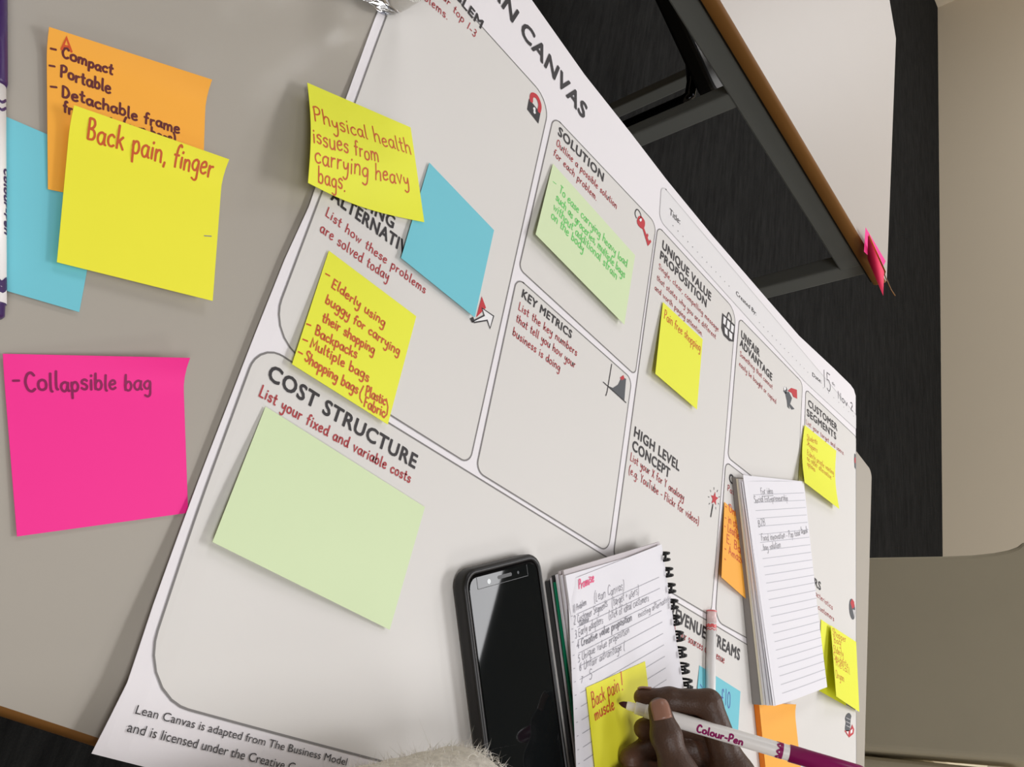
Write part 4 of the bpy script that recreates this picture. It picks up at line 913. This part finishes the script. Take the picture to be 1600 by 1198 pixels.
# ================================================================ stool under the far table
LB = np.array([.868, .842, 0]); su, sv = unit(np.array([-.93, .40, 0])), unit(np.array([.44, .9, 0]))
stool = thing('stool', 'black stool with glossy legs pushed under the empty far table', 'stool', LB + su * .2 + sv * .25 + [0, 0, -Z0])
mb = MB(); sl_ = rounded([(LB + su * .44 - su * .0)[:2], LB[:2] - su[:2] * .012, (LB + sv * .36)[:2] - su[:2] * .012, (LB + sv * .36 + su * .44)[:2]], [.06, .035, .06, .06], 6)
mb.hexa([(p[0], p[1], -.325) for p in sl_], [(p[0], p[1], -.288) for p in sl_], 'black'); mb.build('seat', stool, bevel=.008)
for base, out in [(LB + su * .012 + sv * .01, (.0, .0)), (LB + su * .40 + sv * .02, (0, 0)), (np.array([1.132, 1.30, 0]), (0, 0)), (np.array([1.132, 1.30, 0]) + su * .40, (0, 0))]:
    mb = MB(); cin = LB + su * .2 + sv * .18; b = base + (cin - base) * .28
    top = np.array([base[0], base[1], -.36]); mb.tube([b + [0, 0, -.335], b * .45 + base * .55 + [0, 0, -.337], base * .93 + b * .07 + [0, 0, -.346], top, (base[0], base[1], -.5), (base[0], base[1], -Z0)], [.0115] * 6, 'chrome', 14); mb.build('leg', stool, smooth=True)

# ================================================================ taupe lounge chair beyond the table end
XC = 2.0
e1 = [onx(*q, XC) for q in [(1352, 1172), (1600, 1189)]]; e2 = [onx(*q, XC) for q in [(1365, 869), (1475, 867), (1520, 865), (1552, 861.5), (1575, 857), (1588, 852)]]
yl = e2[0][1]; yr = e1[0][1]
ch = thing('lounge_chair', 'tall taupe upholstered lounge chair seen from behind, past the end of the poster table', 'chair', (XC + .3, (yl + yr) / 2, -Z0))
prof_l = [(yl, -.64)] + [(p[1], p[2]) for p in e2] + [(e2[-1][1] + .012, e2[-1][2] + .012), (e2[-1][1] + .004, .10), (yl - .06, .16)]
prof_r = [(yr, -.64), (e1[1][1], e1[1][2]), (yr + .02, .10), (yr + .07, .16)]
lp = prof_r[:1] + list(prof_r[1:]) + list(reversed(prof_l))
mb = MB(); n = len(lp)
mb.add([(XC, y, z) for y, z in lp] + [(XC + .11, y, z) for y, z in lp], [tuple(range(n - 1, -1, -1)), tuple(range(n, 2 * n))] + [(i, (i + 1) % n, n + (i + 1) % n, n + i) for i in range(n)], 'taupe')
mb.build('backrest', ch, bevel=.012, bseg=3)
for yy in (yr - .085, ):
    mb = MB(); mb.box((XC + .36, yy + .035, -.36), (.33, .045, .27), 'taupe'); mb.build('armrest', ch, bevel=.02, bseg=3)
mb = MB(); mb.box((XC + .36, (yl + yr) / 2, -.42), (.26, (yl - yr) / 2 - .01, .12), 'taupe'); mb.build('seat', ch, bevel=.03, bseg=3)
for sx in (.05, .60):
    for yy in (yl - .05, yr + .05):
        mb = MB(); mb.tube([(XC + sx, yy, -.66), (XC + sx, yy, -.64), (XC + sx, yy, -Z0)], [.02, .02, .014], 'black', 12); mb.build('leg', ch, smooth=True)

# ================================================================ the writing hand
def atd(px, py, d): return CAM + ray(px, py) * d
def capsules(P, segs, k):
    D = None
    for a, b, ra, rb in segs:
        a, b = np.asarray(a), np.asarray(b); ba = b - a; t = np.clip(((P - a) @ ba) / (ba @ ba), 0, 1)
        d = np.linalg.norm(P - a - t[:, None] * ba, axis=1) - (ra + (rb - ra) * t)
        D = d if D is None else smin(D, d, k)
    return D
def smin(a, b, k):
    h = np.clip(0.5 + 0.5 * (b - a) / k, 0, 1); return b * (1 - h) + a * h - k * h * (1 - h)
def surface_nets(fun, lo, hi, h):
    ns = np.ceil((hi - lo) / h).astype(int) + 1; ax = [lo[i] + h * np.arange(ns[i]) for i in range(3)]
    F = np.empty(ns)
    for i, x in enumerate(ax[0]):
        Y, Zz = np.meshgrid(ax[1], ax[2], indexing='ij'); F[i] = fun(np.stack([np.full(Y.size, x), Y.ravel(), Zz.ravel()], 1)).reshape(ns[1], ns[2])
    c = [(i, j, k) for i in (0, 1) for j in (0, 1) for k in (0, 1)]; sh = tuple(ns - 1)
    sub = lambda i, j, k: F[i:i + sh[0], j:j + sh[1], k:k + sh[2]]
    acc = np.zeros(sh + (3,)); cnt = np.zeros(sh)
    for a in c:
        for ax_ in range(3):
            if a[ax_] == 1: continue
            b = list(a); b[ax_] = 1; fa, fb = sub(*a), sub(*b); m = (fa < 0) != (fb < 0); t = np.where(m, fa / np.where(m, fa - fb, 1), 0)
            for q in range(3): acc[..., q] += np.where(m, a[q] + (t if q == ax_ else 0), 0)
            cnt += m
    act = cnt > 0; idx = -np.ones(sh, int); idx[act] = np.arange(act.sum()); cell = np.argwhere(act)
    V = lo + h * (cell + acc[act] / cnt[act][:, None]); faces = []
    for ax_ in range(3):
        o1, o2 = (ax_ + 1) % 3, (ax_ + 2) % 3; sl0 = [slice(1, -1)] * 3; sl0[ax_] = slice(0, -1); sl1 = [slice(1, -1)] * 3; sl1[ax_] = slice(1, None)
        f0, f1 = F[tuple(sl0)], F[tuple(sl1)]
        for q in np.argwhere((f0 < 0) != (f1 < 0)):
            p = q.copy(); p[o1] += 1; p[o2] += 1; inside = f0[tuple(q)] < 0; r = []
            for d1, d2 in ((0, 0), (-1, 0), (-1, -1), (0, -1)):
                z = p.copy(); z[o1] += d1; z[o2] += d2
                if (z >= sh).any(): break
                r.append(idx[tuple(z)])
            else:
                if min(r) >= 0: faces.append(tuple(int(x) for x in (r if inside else r[::-1])))
    return V, faces
J = dict(th=[(1030, 1108, .577), (1041, 1150, .568), (1062, 1215, .560), (1100, 1300, .565)],
         ix=[(1004, 1089, .6035), (1046, 1093, .600), (1107, 1098, .597), (1148, 1215, .590)],
         mi=[(1006, 1138, .599), (1035, 1130, .605), (1100, 1132, .606), (1146, 1245, .603)],
         ri=[(984, 1184, .591), (1018, 1165, .603), (1084, 1168, .612), (1140, 1275, .610)],
         pi=[(965, 1219, .578), (1003, 1204, .592), (1060, 1212, .606), (1124, 1305, .610)])
J = {k: [atd(*q) for q in v] for k, v in J.items()}
WR = atd(1130, 1440, .572); FA = np.array([.46, -.86, .075])
RD = dict(th=(.0076, .0096, .0108, .0130), ix=(.0064, .0078, .0092, .0112), mi=(.0072, .0086, .0098, .0118), ri=(.0072, .0084, .0096, .0115), pi=(.0060, .0070, .0082, .0100))
FS = {k: [(J[k][i], J[k][i + 1], RD[k][i], RD[k][i + 1]) for i in range(3)] for k in J}
for k in J:                                                # the pad of each fingertip and the knuckle of each joint
    FS[k].append((J[k][1] - unit(J[k][2] - J[k][1]) * .0005, J[k][1], RD[k][1] * 1.04, RD[k][1] * 1.05))
palm = [(J[k][3], WR + (J[k][3] - WR) * .12, RD[k][3], .016) for k in ('ix', 'mi', 'ri', 'pi')] + [(J['th'][3], WR, .0155, .019), (J['th'][2], J['th'][3], .0125, .0165), (J['th'][3], J['ix'][3], .011, .011), (J['ix'][3], J['pi'][3], .0105, .0095), (WR, FA, .0235, .038)]
def hand(P):
    D = capsules(P, palm, .010); tot = D
    for k in ('ix', 'mi', 'ri', 'pi', 'th'):
        d = capsules(P, FS[k], .003); tot = smin(tot, smin(D, d, .008), .0012)
    return tot
allp = np.array([p for k in J for p in J[k]] + [WR, FA + [0, .02, 0]]); lo3, hi3 = allp.min(0) - .045, allp.max(0) + .045
V, Fc = surface_nets(hand, lo3, hi3, .0014)
person = thing('person', 'person with dark-skinned right hand gripping the felt pen, writing on the yellow note', 'person', (.40, -.60, -Z0))
lab = np.arange(len(V))                                   # keep the largest connected surface
E_ = np.array([(f[i], f[(i + 1) % 4]) for f in Fc for i in range(4)])
while True:
    l2 = lab.copy(); np.minimum.at(l2, E_[:, 0], lab[E_[:, 1]]); np.minimum.at(l2, E_[:, 1], lab[E_[:, 0]]); l2 = l2[l2]
    if (l2 == lab).all(): break
    lab = l2
big = np.bincount(lab).argmax(); keep = lab == big; ren = np.cumsum(keep) - 1
Fc = [tuple(int(ren[i]) for i in f) for f in Fc if keep[f[0]]]; V = V[keep]
mb = MB(); mb.add(V, Fc, 'skin'); arm = mb.build('body', person, smooth=True)
sm_ = arm.modifiers.new('smooth', 'SMOOTH'); sm_.factor = .5; sm_.iterations = 3
nrm = np.zeros_like(V)
for f in Fc:
    n_ = np.cross(V[f[1]] - V[f[0]], V[f[2]] - V[f[0]])
    for i in f: nrm[i] += n_
nrm /= np.linalg.norm(nrm, axis=1)[:, None] + 1e-12
pcen = atd(1050, 1150, .608); att = arm.data.attributes.new('palmar', 'FLOAT', 'POINT')
inw = (pcen - V) / (np.linalg.norm(pcen - V, axis=1)[:, None] + 1e-9); val = np.clip((nrm * inw).sum(1) * 1.2 - .1, 0, 1) * np.clip(1 - np.linalg.norm(V - pcen, axis=1) / .07, 0, 1) * 1.3
tipd = np.min([np.linalg.norm(V - J[k][0], axis=1) for k in ('ix', 'mi', 'ri')], axis=0); val = np.maximum(val, np.clip(1 - tipd / .012, 0, 1) * .6)
att.data.foreach_set('value', np.clip(val, 0, 1).astype(np.float32))
def nail(k, facing, ln_, wd_, off):
    ax = unit(J[k][0] - J[k][1]); up = unit(facing - ax * np.dot(facing, ax)); sd = np.cross(ax, up); c = J[k][0] - ax * off; r = RD[k][0] + (RD[k][1] - RD[k][0]) * .3
    vs = []; nu, nv = 9, 9
    for i in range(nu):
        u = (i / (nu - 1) - .5) * 2
        for j in range(nv):
            v = (j / (nv - 1) - .5) * 2; a = v * wd_ / r; trim = 1 - .16 * v * v if u > 0 else 1 - .10 * v * v
            lift = .00065 - .0010 * max(0, u) ** 3 * 1.6
            vs.append(c + ax * u * trim * ln_ + (up * math.cos(a) + sd * math.sin(a)) * (r + lift))
    mb = MB(); mb.add(vs, [(i * nv + j, i * nv + j + 1, (i + 1) * nv + j + 1, (i + 1) * nv + j) for i in range(nu - 1) for j in range(nv - 1)], 'nail'); o = mb.build('fingernail', person, smooth=True)
    s = o.modifiers.new('thick', 'SOLIDIFY'); s.thickness = .0007; s.offset = -1
nail('th', CAM - J['th'][0] + np.array([0, 0, .12]), .0068, .0066, .0012)
nail('ix', np.array([.2, .9, .4]), .005, .005, .001)

# ================================================================ the cream woollen sleeve
SA, SB = un(716, 1271, .049), un(450, 1300, .055); sax = unit(SB - SA); SB = SA + sax * .30 + np.array([0, -.05, 0]); SR = .036
per2 = thing('person', 'person in a fluffy cream wool sleeve, forearm resting at the bottom of the poster', 'person', (SA + SB) / 2 * [1, 1, 0] + [0, -.1, -Z0])
mb = MB(); path = []; rads = []
for i in range(60):
    t = i / 59; u = t * .32
    r = SR * math.sqrt(max(0.02, 1 - max(0, 1 - u / .028) ** 2)) * (1 + .25 * t)
    path.append(SA - sax * .028 + (SB - SA) / .30 * u); rads.append(r * (1 + .012 * math.sin(i * 1.7)))
mb.tube(path, rads, 'wool', 48); slv = mb.build('sleeve', per2, smooth=True)
mb = MB(); rng = np.random.default_rng(3); side = unit(np.cross(sax, [0, 0, 1.])); upv = np.cross(side, sax)
pth = np.array(path)
for _ in range(20000):
    i = rng.integers(0, 58); f = rng.random(); c = pth[i] * (1 - f) + pth[i + 1] * f; r = rads[i] * (1 - f) + rads[i + 1] * f; a = rng.random() * 2 * math.pi
    n_ = unit(math.cos(a) * side + math.sin(a) * upv - sax * max(0, (8 - i)) / 8 * .9); p = c + (math.cos(a) * side + math.sin(a) * upv) * r * .985
    if p[2] < .004: continue
    g_ = rng.normal(0, 1, 3); dirv = unit(n_ * .55 + g_ * .55); L = .0022 + .0045 * rng.random() ** 3 + (.006 if rng.random() < .02 else 0); wv = unit(np.cross(dirv, rng.normal(0, 1, 3))) * .00013
    bend = rng.normal(0, .35, 3) * L; q1_, q2_ = p + dirv * L * .5, p + dirv * L + bend
    mb.add([p - wv, p + wv, q1_ + wv * .8, q1_ - wv * .8, q2_], [(0, 1, 2, 3), (3, 2, 4)], 'fuzz')
fz = mb.build('wool_fuzz', per2); fz['kind'] = 'stuff'

for o in bpy.data.objects:
    if '_o' in o: del o['_o']
